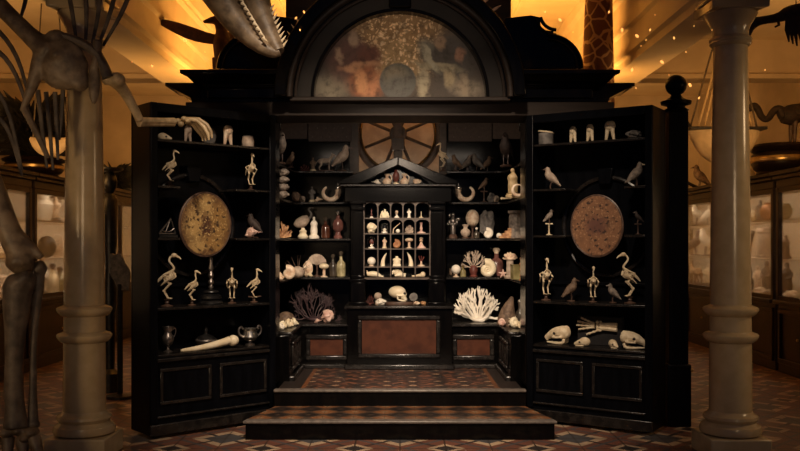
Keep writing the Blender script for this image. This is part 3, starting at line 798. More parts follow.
def conch(label, loc, L, rot=0, mat='pinkshell', group='pointed sea shells', tip=0):
    m = MB(); n = 70; pts = []; rad = []
    for i in range(n):
        t = i / (n - 1); a = t * 2 * PI * 4; rr = .015 + .17 * t ** 1.4
        pts.append((-.5 + .75 * t ** .9, rr * math.cos(a), .25 + rr * math.sin(a))); rad.append(.02 + .13 * t ** 1.3)
    m.tube(pts, rad, 9)
    m.tube([(.1, 0, .2), (.3, .02, .12), (.48, .03, .08)], [.18, .12, .03], 10, smooth=1)
    for k in range(5): 
        a = k * 1.25; m.cone((.08, .2 * math.cos(a), .25 + .2 * math.sin(a)), (.06, .36 * math.cos(a), .27 + .3 * math.sin(a)), .05)
    zmin = min(v.z for v in m.v)
    for v in m.v: v.z -= zmin
    return solo(m, 'conch_shell', M[mat], label, 'shell', loc, L, rot, group)

def lathe_thing(name, label, cat, loc, h, parts, rot=0, group=None, extra=None):
    """parts: (part name, profile in units of the height, material)"""
    if len(parts) == 1 and not extra:
        m = MB().lathe(parts[0][1], seg=24); return solo(m, name, M[parts[0][2]], label, cat, loc, h, rot, group)
    r = root(name, label, cat, loc, rot, group)
    for n, pr, mt in parts: MB().lathe(pr, seg=24).build(n, M[mt], r, s=h)
    if extra:
        for n, mb, mt in extra: mb.build(n, M[mt], r, s=h)
    return r

def rock(label, loc, w, h, mat='grey', seed=0, name='mineral', cat='mineral', group='rough minerals', sub=2, dep=None):
    m = MB().blob((0, 0, 0), (w / 2, (dep or w) / 2 * .8, h / 2), sub + 1, nz=.45, nf=1.7, seed=seed)
    z0 = min(v.z for v in m.v); x0, x1 = min(v.x for v in m.v), max(v.x for v in m.v); z1 = max(v.z for v in m.v)
    for v in m.v: v.z = (v.z - z0) * h / (z1 - z0); v.x *= w / (x1 - x0)
    return solo(m, name, M[mat], label, cat, loc, group=group, ang=25)

def tusk(label, loc, h, flip=1):
    m = MB(); pts = []; rad = []
    for i in range(16):
        t = i / 15; pts.append((flip * (.12 - .42 * t * t + .14 * t), 0, t)); rad.append(.17 * (1 - t) ** .6 + .012)
    m.tube(pts, rad, 14, flat=.8)
    for v in m.v: v.z = max(0, v.z)
    return solo(m, 'tusk', M['ivory'], label, 'tusk', loc, h, 0, 'upright tusks in the niches')

def dome(r, w, h, parent):
    pr = [(w / 2, 0), (w / 2, h - w / 2)] + [(w / 2 * math.cos(PI / 2 * i / 8), h - w / 2 + w / 2 * math.sin(PI / 2 * i / 8)) for i in range(1, 8)] + [(.002, h)]
    MB().lathe(pr, seg=24).build('glass_dome', M['glass'], parent)
# ------------------------------------------------------------------ things on the doors
def on_door(side, px, shelf, dep=.13):
    p, a = door_at(side, px, dep, SHELVES[side][shelf] + .0008); return p, S(p.y)
def doors_left():
    sd = -1
    DR = R(40.7); face = DR - PI / 2
    p, s = on_door(sd, 165, 'A'); r = animal_skull('small pale skull on the top left-door shelf, beside the forearm bones', p, 15 / s, 0, kind=1, group='small skulls on the top door shelf')
    p, s = on_door(sd, 188, 'A', .15); tooth('brown fossil tooth behind the skeleton wrist on the left door', p, 18 / s, DR, 'fancoral')
    p, s = on_door(sd, 209, 'A', .19)
    m = MB().blob((0, 0, .5), (.42, .16, .5), 3, nz=.08); solo(m, 'stone_disc', M['grey'], 'dark rounded stone behind the skeleton hand on the left door', 'stone', p, 19 / s, DR)
    p, s = on_door(sd, 228, 'A'); tooth('pale two-rooted tooth standing alone near middle of top left-door shelf', p, 21 / s, DR, 'shell', 1.1)
    p, s = on_door(sd, 248, 'A')
    lathe_thing('drum_jar', 'squat grey pot with pale front at inner end of top left-door shelf', 'pot', p, 12 / s, [('pot', [(.42, 0), (.5, .1), (.52, .5), (.46, .85), (.48, .9)], 'fancoral'), ('lid', [(.5, .9), (.42, .97), (.05, 1.0)], 'grey')])
    p, s = on_door(sd, 170, 'B'); bird_skeleton('bird skeleton with hooked neck on outer end of second left-door shelf', p, 38 / s, 0, 'mid')
    p, s = on_door(sd, 251, 'B'); bird_skeleton('upright bird skeleton on inner end of second left-door shelf', p, 38 / s, R(-60), 'short')
    # triangular instrument
    p, s = on_door(sd, 167, 'C', .12); r = root('quadrant', 'dull metal triangular instrument left of the gold medallion', 'instrument', p, DR)
    h = 20 / s
    MB().b2(-.5, .5, -.2, .2, 0, .14).build('base', M['iron'], r, s=h, bev=.002)
    m = MB().tube([(-.42, 0, .2), (.2, 0, .95), (.45, 0, .2)], .05, 7).tube([(-.42, 0, .2), (.45, 0, .2)], .05, 7).tube([(-.1, 0, .2), (.2, 0, .95)], .03, 6)
    m.tube([(-.3, -.05, .36), (-.1, -.05, .28), (.15, -.05, .3), (.36, -.05, .45)], .035, 6, smooth=1); m.build('arms', M['pewter'], r, s=h)
    p, s = on_door(sd, 253, 'C', .12); conch('pink conch shell right of the gold medallion', p, 19 / s, PI + DR)
    p, s = on_door(sd, 254, 'C', .24); stuffed_bird('small dark bird behind the pink conch on the left door', p, 26 / s, PI, 'darkfeather')
    p, s = on_door(sd, 167, 'D'); bird_skeleton('largest left-door bird skeleton, with a swan-like neck', p, 53 / s, R(8), 'long')
    p, s = on_door(sd, 192, 'D'); bird_skeleton('smaller bird skeleton facing right, left of the black candlestick', p, 36 / s, 0, 'mid')
    p, s = on_door(sd, 211, 'D', .14)
    lathe_thing('candlestick', 'black turned candlestick below the gold medallion', 'candlestick', p, 52 / s, [
        ('base', [(.22, 0), (.23, .03), (.21, .06), (.13, .09), (.20, .115), (.20, .16), (.14, .2), (.06, .215), (.15, .235), (.14, .26), (.05, .285)], 'iron'),
        ('stem', [(.03, .28), (.055, .33), (.028, .37), (.06, .43), (.03, .49), (.058, .56), (.028, .63), (.055, .70), (.03, .78), (.045, .86), (.03, .9)], 'pewter'), ('cup', [(.03, .9), (.10, .92), (.11, .96), (.06, 1.0)], 'iron')])
    p, s = on_door(sd, 232, 'D'); bird_skeleton('small bird skeleton facing forward, right of the black candlestick', p, 37 / s, R(-80), 'short')
    p, s = on_door(sd, 254, 'D'); bird_skeleton('bird skeleton on a branch perch at inner end of the left door', p, 35 / s, R(10), 'short', True)
    # bottom shelf
    p, s = on_door(sd, 168, 'E'); h = 27 / s
    ex = MB().tube([(.12, 0, .78), (.30, 0, .92), (.32, 0, .70), (.18, 0, .45)], .022, 7, smooth=2)
    lathe_thing('ewer', 'tarnished metal ewer with a handle on the left door bottom shelf', 'ewer', p, h, [('foot', [(.17, 0), (.18, .03), (.06, .10), (.04, .18), (.07, .24)], 'pewter'),
        ('body', [(.06, .24), (.16, .32), (.22, .48), (.20, .60), (.13, .70), (.12, .78), (.20, .92), (.21, .95), (.19, .95), (.10, .78)], 'pewter')], DR, None, [('handle', ex, 'pewter')])
    p, s = on_door(sd, 206, 'E', .22); h = 22 / s
    m = MB(); 
    for k in range(14): m.blob((.42 * math.cos(k * 2 * PI / 14), .3 * math.sin(k * 2 * PI / 14), .36), .09, 1)
    lathe_thing('tureen', 'dark lobed covered dish with finial behind the ivory tusk', 'dish', p, h, [('bowl', [(.3, 0), (.34, .05), (.42, .2), (.5, .34), (.46, .4)], 'pewter'),
        ('lid', [(.46, .4), (.35, .52), (.15, .6), (.06, .66), (.09, .78), (.07, .88), (.02, 1.0)], 'iron')], DR, None, [('beading', m, 'pewter')])
    p0, s = on_door(sd, 181, 'E', .07); p1, s1 = on_door(sd, 237, 'E', .07)
    r = root('ivory_tusk', 'long curved ivory tusk with a knobbed end lying on the left door', 'tusk', p0, 0)
    d = p1 - p0; pts = []; rad = []
    for i in range(20):
        t = i / 19; pts.append(d * t * .86 + Vector((0, 0, .014 + .004 * t + .05 * t * t))); rad.append(.010 + .025 * t ** .6)
    MB().tube(pts, rad, 14).build('shaft', M['ivory'], r)
    e = d * .93 + Vector((0, 0, .062)); m = MB().blob(e, (.050, .045, .050), 3, dents=[(.4, 0, -.6, -.12, .5)]).tube([pts[-1], e], [.035, .043], 14); m.build('knob', M['ivory'], r)
    p, s = on_door(sd, 250, 'E'); h = 20 / s
    hd = MB()
    for sg in (-1, 1): hd.tube([(sg * .36, 0, .42), (sg * .62, 0, .55), (sg * .66, 0, .85), (sg * .5, 0, .98), (sg * .40, 0, .84)], .055, 8, smooth=2)
    lathe_thing('loving_cup', 'two-handled metal cup at the inner end of the left-door bottom shelf', 'cup', p, h, [('foot', [(.24, 0), (.25, .06), (.13, .13), (.12, .2)], 'pewter'),
        ('bowl', [(.12, .2), (.32, .28), (.42, .44), (.36, .62), (.34, .72), (.46, .84), (.44, .85), (.30, .7)], 'silver')], DR, None, [('handle', hd, 'pewter')])

def doors_right():
    sd = 1; DR = R(-33)
    p, s = on_door(sd, 546, 'A'); h = 15 / s; r = root('lidded_box', 'dark drum-shaped box with a tilted pale lid on the top right-door shelf', 'box', p, DR)
    MB().lathe([(.46, 0), (.5, .05), (.5, .78), (.47, .8)], seg=24).build('box', M['grey'], r, s=h)
    MB().lathe([(.55, 0), (.56, .06), (.5, .1), (.05, .12)], (0, 0, .84), 24, rot=(0, R(9), 0)).build('lid', M['bone'], r, s=h)
    for px, h, lb, w in ((573, 17.5, 'shortest of three pale fossil teeth on the top right-door shelf', .9), (590, 18.5, 'middle one of three pale fossil teeth on the right door', .9), (610, 20.5, 'widest-crowned of three pale fossil teeth on the right door', 1.25)):
        p, s = on_door(sd, px, 'A'); tooth(lb, p, h / s, DR, 'bone', w)
    p, s = on_door(sd, 634, 'A'); rock('dim grey rock at outer end of the top right-door shelf', p, 17 / s, 9 / s, 'grey', 4)
    p, s = on_door(sd, 551, 'B'); stuffed_bird('plump pale brown stuffed bird left above the brown medallion', p, 23 / s, PI, 'fancoral', None)
    p, s = on_door(sd, 636, 'B'); stuffed_bird('hunched dark bird with bright beak right above the brown medallion', p, 25 / s, 0, 'feather', None, beak=1.3, beakmat='bone')
    p, s = on_door(sd, 549, 'C'); stuffed_bird('little bird on a pale T-shaped perch left of the brown medallion', p, 26 / s, 0, 'feather', 'perch')
    p, s = on_door(sd, 638, 'C'); stuffed_bird('dark bird on a dark perch right of the brown medallion', p, 24 / s, PI, 'darkfeather', 'perch')
    p, s = on_door(sd, 546, 'D'); bird_skeleton('upright bird skeleton with raised wings at inner end of the right door', p, 44 / s, R(-85), 'short')
    p, s = on_door(sd, 571, 'D'); stuffed_bird('small brown stuffed bird between two skeletons on the right door', p, 24 / s, 0, 'brown')
    p, s = on_door(sd, 593, 'D'); bird_skeleton('small forward-facing bird skeleton below the brown medallion', p, 37 / s, R(-95), 'short')
    p, s = on_door(sd, 613, 'D'); stuffed_bird('grey songbird with a long tail beside the tallest right-door skeleton', p, 20 / s, PI, 'feather')
    p, s = on_door(sd, 630, 'D'); bird_skeleton('tallest right-door bird skeleton, long neck turned left', p, 51 / s, PI, 'long')
    p, s = on_door(sd, 558, 'E'); animal_skull('large crested animal skull facing left on the right-door bottom shelf', p, 28 / s, PI + DR, group='skulls on the right door')
    p, s = on_door(sd, 582, 'E', .09); animal_skull('small low skull beside the large left-facing skull', p, 17 / s, PI + R(-20), kind=1, group='skulls on the right door')
    p, s = on_door(sd, 614, 'E', .09); animal_skull('small round skull under the wrist of the hand skeleton', p, 16 / s, R(-75), kind=1, group='skulls on the right door')
    p, s = on_door(sd, 633, 'E'); animal_skull('long wedge-shaped skull facing right at the outer end of the right-door bottom shelf', p, 27 / s, R(-25), group='skulls on the right door')
    # hand skeleton on a dark block
    p, s = on_door(sd, 598, 'E', .24); z1 = az(335, p.y) - p.z
    r = root('hand_skeleton', 'hand skeleton with spread fingers on a black block on the right door', 'skeleton', p, DR)
    u = 1 / s
    MB().b2(-22 * u, 24 * u, .01, .08, 0, z1 + 18 * u).build('plaque', M['velvet'], r, bev=.004)
    zc = z1 + 9 * u
    m = MB()
    for k, dz in enumerate((-3, 2.4)): m.tube([(20 * u, -.012, zc + dz * u * .9), (3 * u, -.012, zc + dz * u * .6)], 2.2 * u, 8)
    m.build('forearm_bones', M['bone'], r)
    m = MB()
    for k in range(8): m.blob(((3 - 3 * (k % 2)) * u, -.014, zc + (k // 2 - 1.5) * 2.6 * u), 1.8 * u, 1)
    m.build('wrist_bones', M['bone'], r)
    for (a, L) in ((20, 15), (9, 18), (0, 19), (-10, 17)):
        a = R(180 - a); d = Vector((math.cos(a), 0, math.sin(a))); b = Vector((-3 * u, -.016, zc + math.sin(a) * 7 * u)); m = MB()
        q = 0
        for f in (.42, .27, .18, .13):
            m.tube([b + d * L * u * q, b + d * L * u * (q + f * .5), b + d * L * u * (q + f * .96)], [1.35 * u, .8 * u, 1.15 * u], 7); q += f
        m.build('finger', M['bone'], r)
    a = R(180 + 20); d = Vector((math.cos(a), 0, math.sin(a))); b = Vector((2 * u, -.018, zc - 4 * u)); m = MB(); q = 0
    for f in (.4, .33, .27): m.tube([b + d * 14 * u * q, b + d * 14 * u * (q + f * .5), b + d * 14 * u * (q + f * .96)], [1.4 * u, .9 * u, 1.2 * u], 7); q += f
    m.build('thumb', M['bone'], r)
# ------------------------------------------------------------------ inside the cabinet
YS = 1.62
ZS = {1: 2.4008, 2: 2.0658, 3: 1.6708, 4: 1.2508, 'B': .7708, 'T': .9668}
def inn(px, k, Y=YS): return Vector((ax(px, Y), Y, ZS[k])), S(Y)

def bottle(label, p, h, w, mat, stop='silver', group='glass jars', cat='bottle', name='stoppered_bottle', foot=False):
    k = w / h / 2
    pr = [(k * .8, 0), (k, .04), (k * 1.0, .45), (k * .85, .56), (k * .35, .66), (k * .32, .78), (k * .45, .80)]
    if foot: pr = [(k * .8, 0), (k * .85, .05), (k * .5, .14), (k * .45, .22), (k * .95, .32), (k, .48), (k * .8, .62), (k * .35, .70), (k * .32, .78), (k * .45, .8)]
    return lathe_thing(name, label, cat, p, h, [('body', pr, mat), ('stopper', [(k * .28, .80), (k * .3, .83), (k * .5, .88), (k * .52, .94), (k * .3, .99), (.005, 1.0)], stop)], group=group)
def ball_stand(label, p, h, w, mat='ivory', name='ivory_ball', group='balls on stands', cap=None):
    k = w / h / 2
    zc = 1 - k if not cap else 1 - k * cap
    r = root(name, label, 'ball', p, 0, group)
    MB().lathe([(k * .7, 0), (k * .75, .05), (k * .3, .12), (k * .28, zc - k * (cap or 1) * .95), (k * .5, zc - k * (cap or 1) * .7)], seg=18).build('stand', M['shell'], r, s=h)
    MB().blob((0, 0, zc), (k, k, k * (cap or 1)), 3).build('ball', M[mat], r, s=h)
    return r
def figurine(label, p, h, mat='ivory', base='ivory', rot=-PI / 2, name='figurine', group='carved figures', seed=0, head=True, arms=True, cat='figure', slim=1.):
    r = root(name, label, cat, p, rot, group)
    MB().lathe([(.2 * slim, 0), (.21 * slim, .08), (.17 * slim, .12), (.18 * slim, .16)], seg=16).build('base', M[base], r, s=h)
    m = MB().tube([(0, 0, .14), (0, 0, .38), (.01, 0, .55), (.02, 0, .68), (0, 0, .78), (0, 0, .84)], [.13 * slim, .15 * slim, .12 * slim, .16 * slim, .10 * slim, .05], 12, smooth=2)
    if arms:
        for sg in (-1, 1): m.tube([(0, sg * .15 * slim, .72), (.04, sg * .21 * slim, .58), (.13, sg * .10 * slim, .52)], [.05, .045, .035], 8, smooth=1)
    if head: m.blob((.015, 0, .91), (.075, .07, .09), 2, dents=[(1, 0, 0, .1, .3)])
    m.build('body', M[mat], r, s=h, remesh=h * .02)
    return r
def quadruped(label, p, L, rot, mat='feather', name='animal_figure', group='small animal mounts', base=True):
    r = root(name, label, 'animal', p, rot, group)
    if base: MB().lathe([(.5, 0), (.5, .06), (.45, .08)], seg=20, scale=(1, .5)).build('base', M['stand'], r, s=L)
    m = MB().tube([(-.36, 0, .55), (-.2, 0, .58), (.1, 0, .56), (.26, 0, .60)], [.08, .15, .14, .12], 10, smooth=1)
    m.tube([(.24, 0, .62), (.36, 0, .78), (.40, 0, .90)], [.10, .075, .06], 8).tube([(.37, 0, .90), (.46, 0, .88), (.56, 0, .82)], [.075, .06, .035], 8)
    for sg in (-1, 1): m.cone((.36, sg * .05, .95), (.33, sg * .07, 1.04), .03)
    m.tube([(-.36, 0, .58), (-.48, 0, .45), (-.5, 0, .3)], [.03, .025, .015], 6)
    for x in (-.26, .22):
        for sg in (-1, 1):
            if x < 0: m.tube([(x, sg * .08, .52), (x + .07, sg * .08, .36), (x - .05, sg * .08, .22), (x, sg * .08, .06)], [.09, .055, .035, .03], 7)
            else: m.tube([(x, sg * .08, .52), (x, sg * .08, .28), (x + .01, sg * .08, .06)], [.075, .04, .03], 7)
    m.build('body', M[mat], r, s=L, remesh=L * .022)
    return r
def urchin(label, p, w, mat='shell', spikes=6, group='spiny shells', seed=1, ln=1.1):
    r = root('sea_urchin', label, 'shell', p, 0, group); rnd = random.Random(seed)
    m = MB().blob((0, 0, .42), (.5, .5, .42), 3, nz=.10, nf=9)
    m.build('test', M[mat], r, s=w)
    m = MB()
    for k in range(spikes):
        a = rnd.uniform(0, PI); d = Vector((math.cos(a), rnd.uniform(-.5, .1), abs(math.sin(a)) + .15)).normalized()
        m.cone(Vector((0, 0, .42)) + d * .4, Vector((0, 0, .42)) + d * ln, .03, 5)
    m.build('spines', M['stand'], r, s=w); return r
def fan_shell(label, p, w, mat='fancoral', group=None, lift=.45):
    r = root('fan_shell', label, 'shell', p, 0, group); m = MB(); n = 40; rows = 8; vs = []; fs = []
    for i in range(n + 1):
        a = R(15 + 150 * i / n); k = 1 + .035 * math.cos(i * 2 * PI / 4)
        for j in range(rows + 1):
            t = j / rows; y = -.12 * math.sin(PI * t * .8) + .018 * math.cos(i * 2 * PI / 4) * t
            vs.append((math.cos(a) * t * .55 * k, y, lift + math.sin(a) * t * .62 * k))
    L = len(vs)
    vs += [(x, y + .03, z) for x, y, z in vs]
    for i in range(n):
        for j in range(rows):
            a, b, c, d = i * (rows + 1) + j, (i + 1) * (rows + 1) + j, (i + 1) * (rows + 1) + j + 1, i * (rows + 1) + j + 1
            fs += [(a, b, c, d), (d + L, c + L, b + L, a + L)]
        fs.append((i * (rows + 1) + rows, (i + 1) * (rows + 1) + rows, (i + 1) * (rows + 1) + rows + L, i * (rows + 1) + rows + L))
    for i in (0, n):
        for j in range(rows): fs.append((i * (rows + 1) + j, i * (rows + 1) + j + 1, i * (rows + 1) + j + 1 + L, i * (rows + 1) + j + L))
    m.add(vs, fs); m.build('shell', M[mat], r, s=w, ang=60)
    MB().lathe([(.2, 0), (.2, .05), (.06, .1), (.05, lift - .05), (.1, lift + .02)], seg=14).build('stand', M['stand'], r, s=w)
    return r

def inside():
    # ---- left bay, top shelf
    p, s = inn(305, 1); bush_coral('tiny dark red coral on the top left shelf', p, 10 / s, 8 / s, 'red', 3, depth=2, n=6)
    p, s = inn(313, 1, 1.58); figurine('small dark seated figure on the top left shelf', p, 14 / s, 'brown', 'bone')
    p, s = inn(325, 1); quadruped('four-legged animal mount on the top left shelf', p, 19 / s, 0, 'fancoral')
    p, s = inn(342, 1, 1.58); stuffed_bird('tall pale wading bird on the top left shelf beside the pediment', p, 27 / s, 0, 'fancoral', beak=1.6)
    # side shelf column of vertebrae and standing rod
    Y = .75; s = S(Y)
    p = Vector((ax(283, Y), Y, ZS[2])); r = root('vertebra_stack', 'stack of pale vertebrae on the left side shelf', 'bone', p); n = 4; h = 29.5 / s / n
    for k in range(n):
        m = MB().blob((0, 0, h * (k + .5)), (5.5 / s, .05, h * .5), 3, nz=.45, nf=2.2, seed=k)
        for sg in (-1, 1): m.tube([(sg * 3 / s, 0, h * (k + .5)), (sg * 6.5 / s, -.02, h * (k + .45))], [.02, .012], 7)
        m.build('vertebra', M['feather'], r, remesh=.006)
    Y = .7; s = S(Y); p = Vector((ax(280, Y), Y, ZS[1])); stuffed_bird('slim pale bird at the front of the top left side shelf', p, 32 / s, R(-60), 'feather', beak=1.2)
    p = Vector((ax(291, 1.1), 1.1, ZS[1])); stuffed_bird('squat dull bird deeper on the top left side shelf', p, 16 / S(1.1), R(-40), 'brown')
    # ---- left bay, second shelf
    p, s = inn(296, 2, 1.45); rock('small dark mineral in the corner of the second left shelf', p, 9 / s, 10 / s, 'brown', 5)
    p, s = inn(303, 2); animal_skull('small dim skull on the second left shelf beside the carved ape', p, 12 / s, R(-70), 'fancoral', kind=1, group='small dim skulls on the second shelves')
    p, s = inn(312, 2); figurine('dim crouching carved figure left of the curled horn', p, 16 / s, 'grey', 'bone')
    p, s = inn(318.5, 2, 1.56); conch('small pale shell touching the foot of the left curled horn', p, 9 / s, PI, 'shell')
    p, s = inn(330, 2, 1.56); horn('curled pale horn with silver mount on the left, second shelf', p, 21 / s, -1)
    # ---- left bay, third shelf
    Y = 1.1; p = Vector((ax(283, Y), Y, ZS[3])); s = S(Y); bush_coral('orange and brown branching coral cluster on the left side shelf', p, 19 / s, 17 / s, 'orange', 11, depth=2, n=13, flat=.9, rad=.05)
    p, s = inn(303, 3); h = 32 / s; r = root('nautilus_cup', 'nautilus shell cup shaped like a bird with white foot', 'cup', p)
    MB().lathe([(.14, 0), (.17, .06), (.10, .16), (.12, .24), (.06, .28), (.05, .34)], seg=16).build('foot', M['ivory'], r, s=h)
    MB().blob((-.03, 0, .52), (.25, .15, .17), 3, dents=[(-1, 0, .3, .12, .5), (1, 0, .8, .1, .4)], nz=.08, nf=6, rot=(0, R(-28), 0)).build('shell', M['fancoral'], r, s=h)
    MB().tube([(.15, 0, .60), (.25, 0, .68), (.26, 0, .80), (.16, 0, .90), (.22, 0, .97), (.33, 0, .96)], [.05, .035, .03, .025, .03, .012], 8, smooth=2).build('neck', M['grey'], r, s=h)
    p, s = inn(314, 3); figurine('white carved bust on square base on the third left shelf', p, 22 / s, 'white', 'white', arms=False, name='bust', group=None, slim=1.15)
    p, s = inn(325.5, 3); bottle('dark amber jar right of the white bust', p, 22 / s, 9 / s, 'amber', 'darkglass')
    p, s = inn(338, 3); bottle('pink glass jar with silver stopper beside the left pilaster', p, 29 / s, 11 / s, 'rose', foot=True)
    # ---- left bay, fourth shelf
    Y = .55; s = S(Y); p = Vector((ax(279, Y), Y, ZS[4])); conch('upturned pale shell at the front end of the fourth left shelf', p, 15 / s, R(-70), 'shell')
    Y = .95; s = S(Y); p = Vector((ax(289.5, Y), Y, ZS[4])); spiral_shell('round pale spiral shell on the fourth left shelf', p, 12.5 / s, 0, 'shell')
    Y = 1.3; s = S(Y); p = Vector((ax(298, Y), Y, ZS[4])); urchin('brown spiny shell with long thin spines on the fourth left shelf', p, 14 / s, 'fancoral', 9, ln=1.25)
    p, s = inn(308, 4, 1.58); rock('brown knobbly coral stone in front of the fan shell', p, 10 / s, 17 / s, 'shell', 9)
    p, s = inn(317, 4, 1.72); fan_shell('ribbed fan shell on a stand, back of the fourth left shelf', p, 18 / s, 'fancoral', lift=.64)
    p, s = inn(309, 4, 1.53); conch('small shell lying below the brown coral stone', p, 9 / s, R(20), 'bone')
    p, s = inn(324, 4, 1.56); ball_stand('mushroom-shaped ivory knob on a stem', p, 14 / s, 10 / s, cap=.62, group=None, name='ivory_mushroom')
    p, s = inn(333, 4); bottle('dark slim bottle beside the ivory mushroom', p, 23 / s, 8 / s, 'darkglass', 'darkglass')
    p, s = inn(341, 4); r = bottle('tall bottle holding pale crystals near the left pilaster', p, 26 / s, 9 / s, 'paleglass', 'darkglass')
    # ---- left bench
    p, s = inn(315, 'B', 1.6); bush_coral('large dark purple branching coral on the left bench', p, 54 / s, 38 / s, 'purple', 21, depth=4, n=11, flat=.6, rad=.015, spread=.95)
    p, s = inn(327.5, 'B', 1.38); rock('pinkish rough shell stone in front of the purple coral', p, 13 / s, 13.5 / s, 'pinkshell', 12)
    p, s = inn(318, 'B', 1.34); conch('small dull pink shell beside the pinkish stone', p, 8 / s, R(200), 'pinkshell')
    Y = .9
    for k, (px, Y, w, lb, mt) in enumerate(((282, .72, 11, 'cream shell at the front of the left bench heap', 'ivory'), (287, .86, 12, 'pale shell in the middle of the left bench heap', 'bone'), (292, 1.02, 11, 'pale pointed shell at the back of the left bench heap', 'ivory'),
                                            (280, .55, 10, 'white shell nearest the door jamb on the left bench', 'white'))):
        p = Vector((ax(px, Y), Y, ZS['B'])); conch(lb, p, w * 1.3 / S(Y), R(-60 + 35 * k), mt, 'shell heap on the left bench')
    Y = 1.12; p = Vector((ax(286, Y), Y, ZS['B'])); urchin('dark brown urchin behind the shell heap on the left bench', p, 16 / S(Y), 'brown', 0)
    # ---- right bay, top shelf
    p, s = inn(443, 1, 1.56); bird_skeleton('dim wading bird skeleton on top right shelf beside the pediment', p, 29 / s, R(200), 'mid')
    for px, h, mt, rt, lb in ((456, 18, 'brown', 200, 'dim stuffed bird beside the wading bird skeleton, top right shelf'), (467, 19, 'feather', 20, 'grey stuffed bird third along the top right shelf'),
                              (477, 21, 'grey', 180, 'tall grey stuffed bird fourth along the top right shelf'), (487, 18, 'brown', 0, 'dark bird fifth along the top right shelf')):
        p, s = inn(px, 1, 1.57 + .2 * (px % 2)); stuffed_bird(lb, p, h * .95 / s, R(rt), mt)
    Y = 1.0; s = S(Y); p = Vector((ax(506, Y), Y, ZS[1])); stuffed_bird('tall dark bird on the top right side shelf', p, 34 / s, R(250), 'darkfeather')
    Y = .7; s = S(Y); p = Vector((ax(513, Y), Y, ZS[2])); figurine('pale carved torso on the right side shelf', p, 30 / s, 'tanbone', 'tanbone', R(200), name='carved_torso', group=None, arms=False, slim=1.2)
    # ---- right bay, second shelf
    p, s = inn(466.5, 2, 1.56); horn('curled pale horn with silver mount on the right, second shelf', p, 21 / s, 1)
    p, s = inn(484, 2); stuffed_bird('brown bird on a tall pale stand right of the curled horn', p, 25 / s, 0, 'brown', 'perch')
    p, s = inn(491, 2, 1.66); rock('dark mineral between the bird stand and a small skull', p, 8 / s, 10 / s, 'grey', 15)
    p, s = inn(496, 2, 1.5); animal_skull('small dim skull on the second right shelf', p, 12 / s, R(-110), 'fancoral', kind=1, group='small dim skulls on the second shelves')
    Y = 1.1; s = S(Y); p = Vector((ax(506, Y), Y, ZS[2])); m = MB().tube([(-.5, 0, .12), (0, 0, .14), (.5, 0, .2)], [.1, .06, .1], 8).blob((-.5, 0, .12), .12, 1).blob((.5, 0, .2), .13, 1)
    z0 = min(v.z for v in m.v)
    for v in m.v: v.z -= z0
    solo(m, 'long_bone', M['bone'], 'short pale bone lying on the right side shelf', 'bone', p, 11 / s, R(30))
    Y = .55; s = S(Y); p = Vector((ax(518, Y), Y, ZS[2])); m = MB(); m.tube([(.45 * math.cos(R(a)), 0, .52 + .45 * math.sin(R(a))) for a in range(60, 381, 16)], [.04 + .11 * math.sin(PI * i / 20) for i in range(21)], 10)
    z0 = min(v.z for v in m.v)
    for v in m.v: v.z -= z0
    solo(m, 'crescent_tusk', M['shell'], 'crescent-shaped boar tusk at the front of the right side shelf', 'tusk', p, 12 / s)
    # ---- right bay, third shelf
    p, s = inn(453, 3); h = 26 / s; r = figurine('tarnished silver statuette with round ornaments beside the right pilaster', p, h, 'pewter', 'stand', name='statuette', group=None, slim=.8)
    m = MB().blob((.0, -.13, .9), .07, 2).blob((.0, .2, .75), .08, 2).blob((0, -.2, .55), .06, 2); m.build('ornaments', M['silver'], r, s=h)
    p, s = inn(465.5, 3, 1.57); k = .45
    lathe_thing('banded_vase', 'little banded vase in front of the egg', 'vase', p, 14 / s, [('foot', [(.25, 0), (.27, .06), (.16, .12)], 'stand'), ('body', [(.16, .12), (.3, .25), (.36, .45), (.3, .6), (.16, .7), (.15, .8), (.24, .96), (.22, 1.)], 'fancoral')])
    p, s = inn(472.5, 3, 1.70); h = 29 / s; r = root('ostrich_egg', 'large pale egg held upright on a slim stand', 'egg', p)
    MB().lathe([(.14, 0), (.15, .03), (.04, .08), (.03, .3), (.05, .36), (.12, .42)], seg=18).build('stand', M['stand'], r, s=h)
    MB().blob((0, 0, .70), (.235, .235, .30), 4, dents=[(0, 0, -1, -.05, .8)]).build('egg', M['shell'], r, s=h)
    p, s = inn(476.5, 3, 1.55); bottle('small dark vial holding a white bead below the egg', p, 11 / s, 6 / s, 'darkglass', 'white')
    p, s = inn(487, 3, 1.72); rock('tall jagged grey rock with a leaning top', p, 15 / s, 29 / s, 'grey', 31)
    p, s = inn(488.5, 3, 1.54); spiral_shell('white domed shell at the foot of the grey rock', p, 9.5 / s, 0, 'white')
    p, s = inn(499, 3, 1.5); solo(MB().blob((0, 0, .5), .5, 3), 'white_ball', M['white'], 'little white ball beside the model steps', 'ball', p, 5.5 / s)
    Y = 1.15; s = S(Y); p = Vector((ax(516, Y), Y, ZS[3])); r = root('tower_model', 'brown stone tower model with steps on the right side shelf', 'model', p)
    m = MB(); 
    m.lathe([(7.5 / s, 0), (7 / s, 20 / s), (6.5 / s, 24 / s), (8 / s, 25 / s), (8 / s, 27.5 / s), (6 / s, 27.5 / s)], seg=12); m.build('tower', M['feather'], r, smooth=False)
    m = MB()
    for k in range(4): m.b2(-(17 - 3.0 * k) / s, -5 / s, -.05, .05, 2.5 * k / s, 2.5 * (k + 1) / s)
    m.build('steps', M['orange'], r, bev=.002)
    # ---- right bay, fourth shelf
    p, s = inn(453.5, 4, 1.72); conch('brown cone shell behind the white ball', p, 16 / s, R(-90), 'brown')
    p, s = inn(456, 4, 1.55); ball_stand('white ball on a short stand beside the right pilaster', p, 12.5 / s, 9.5 / s, 'white')
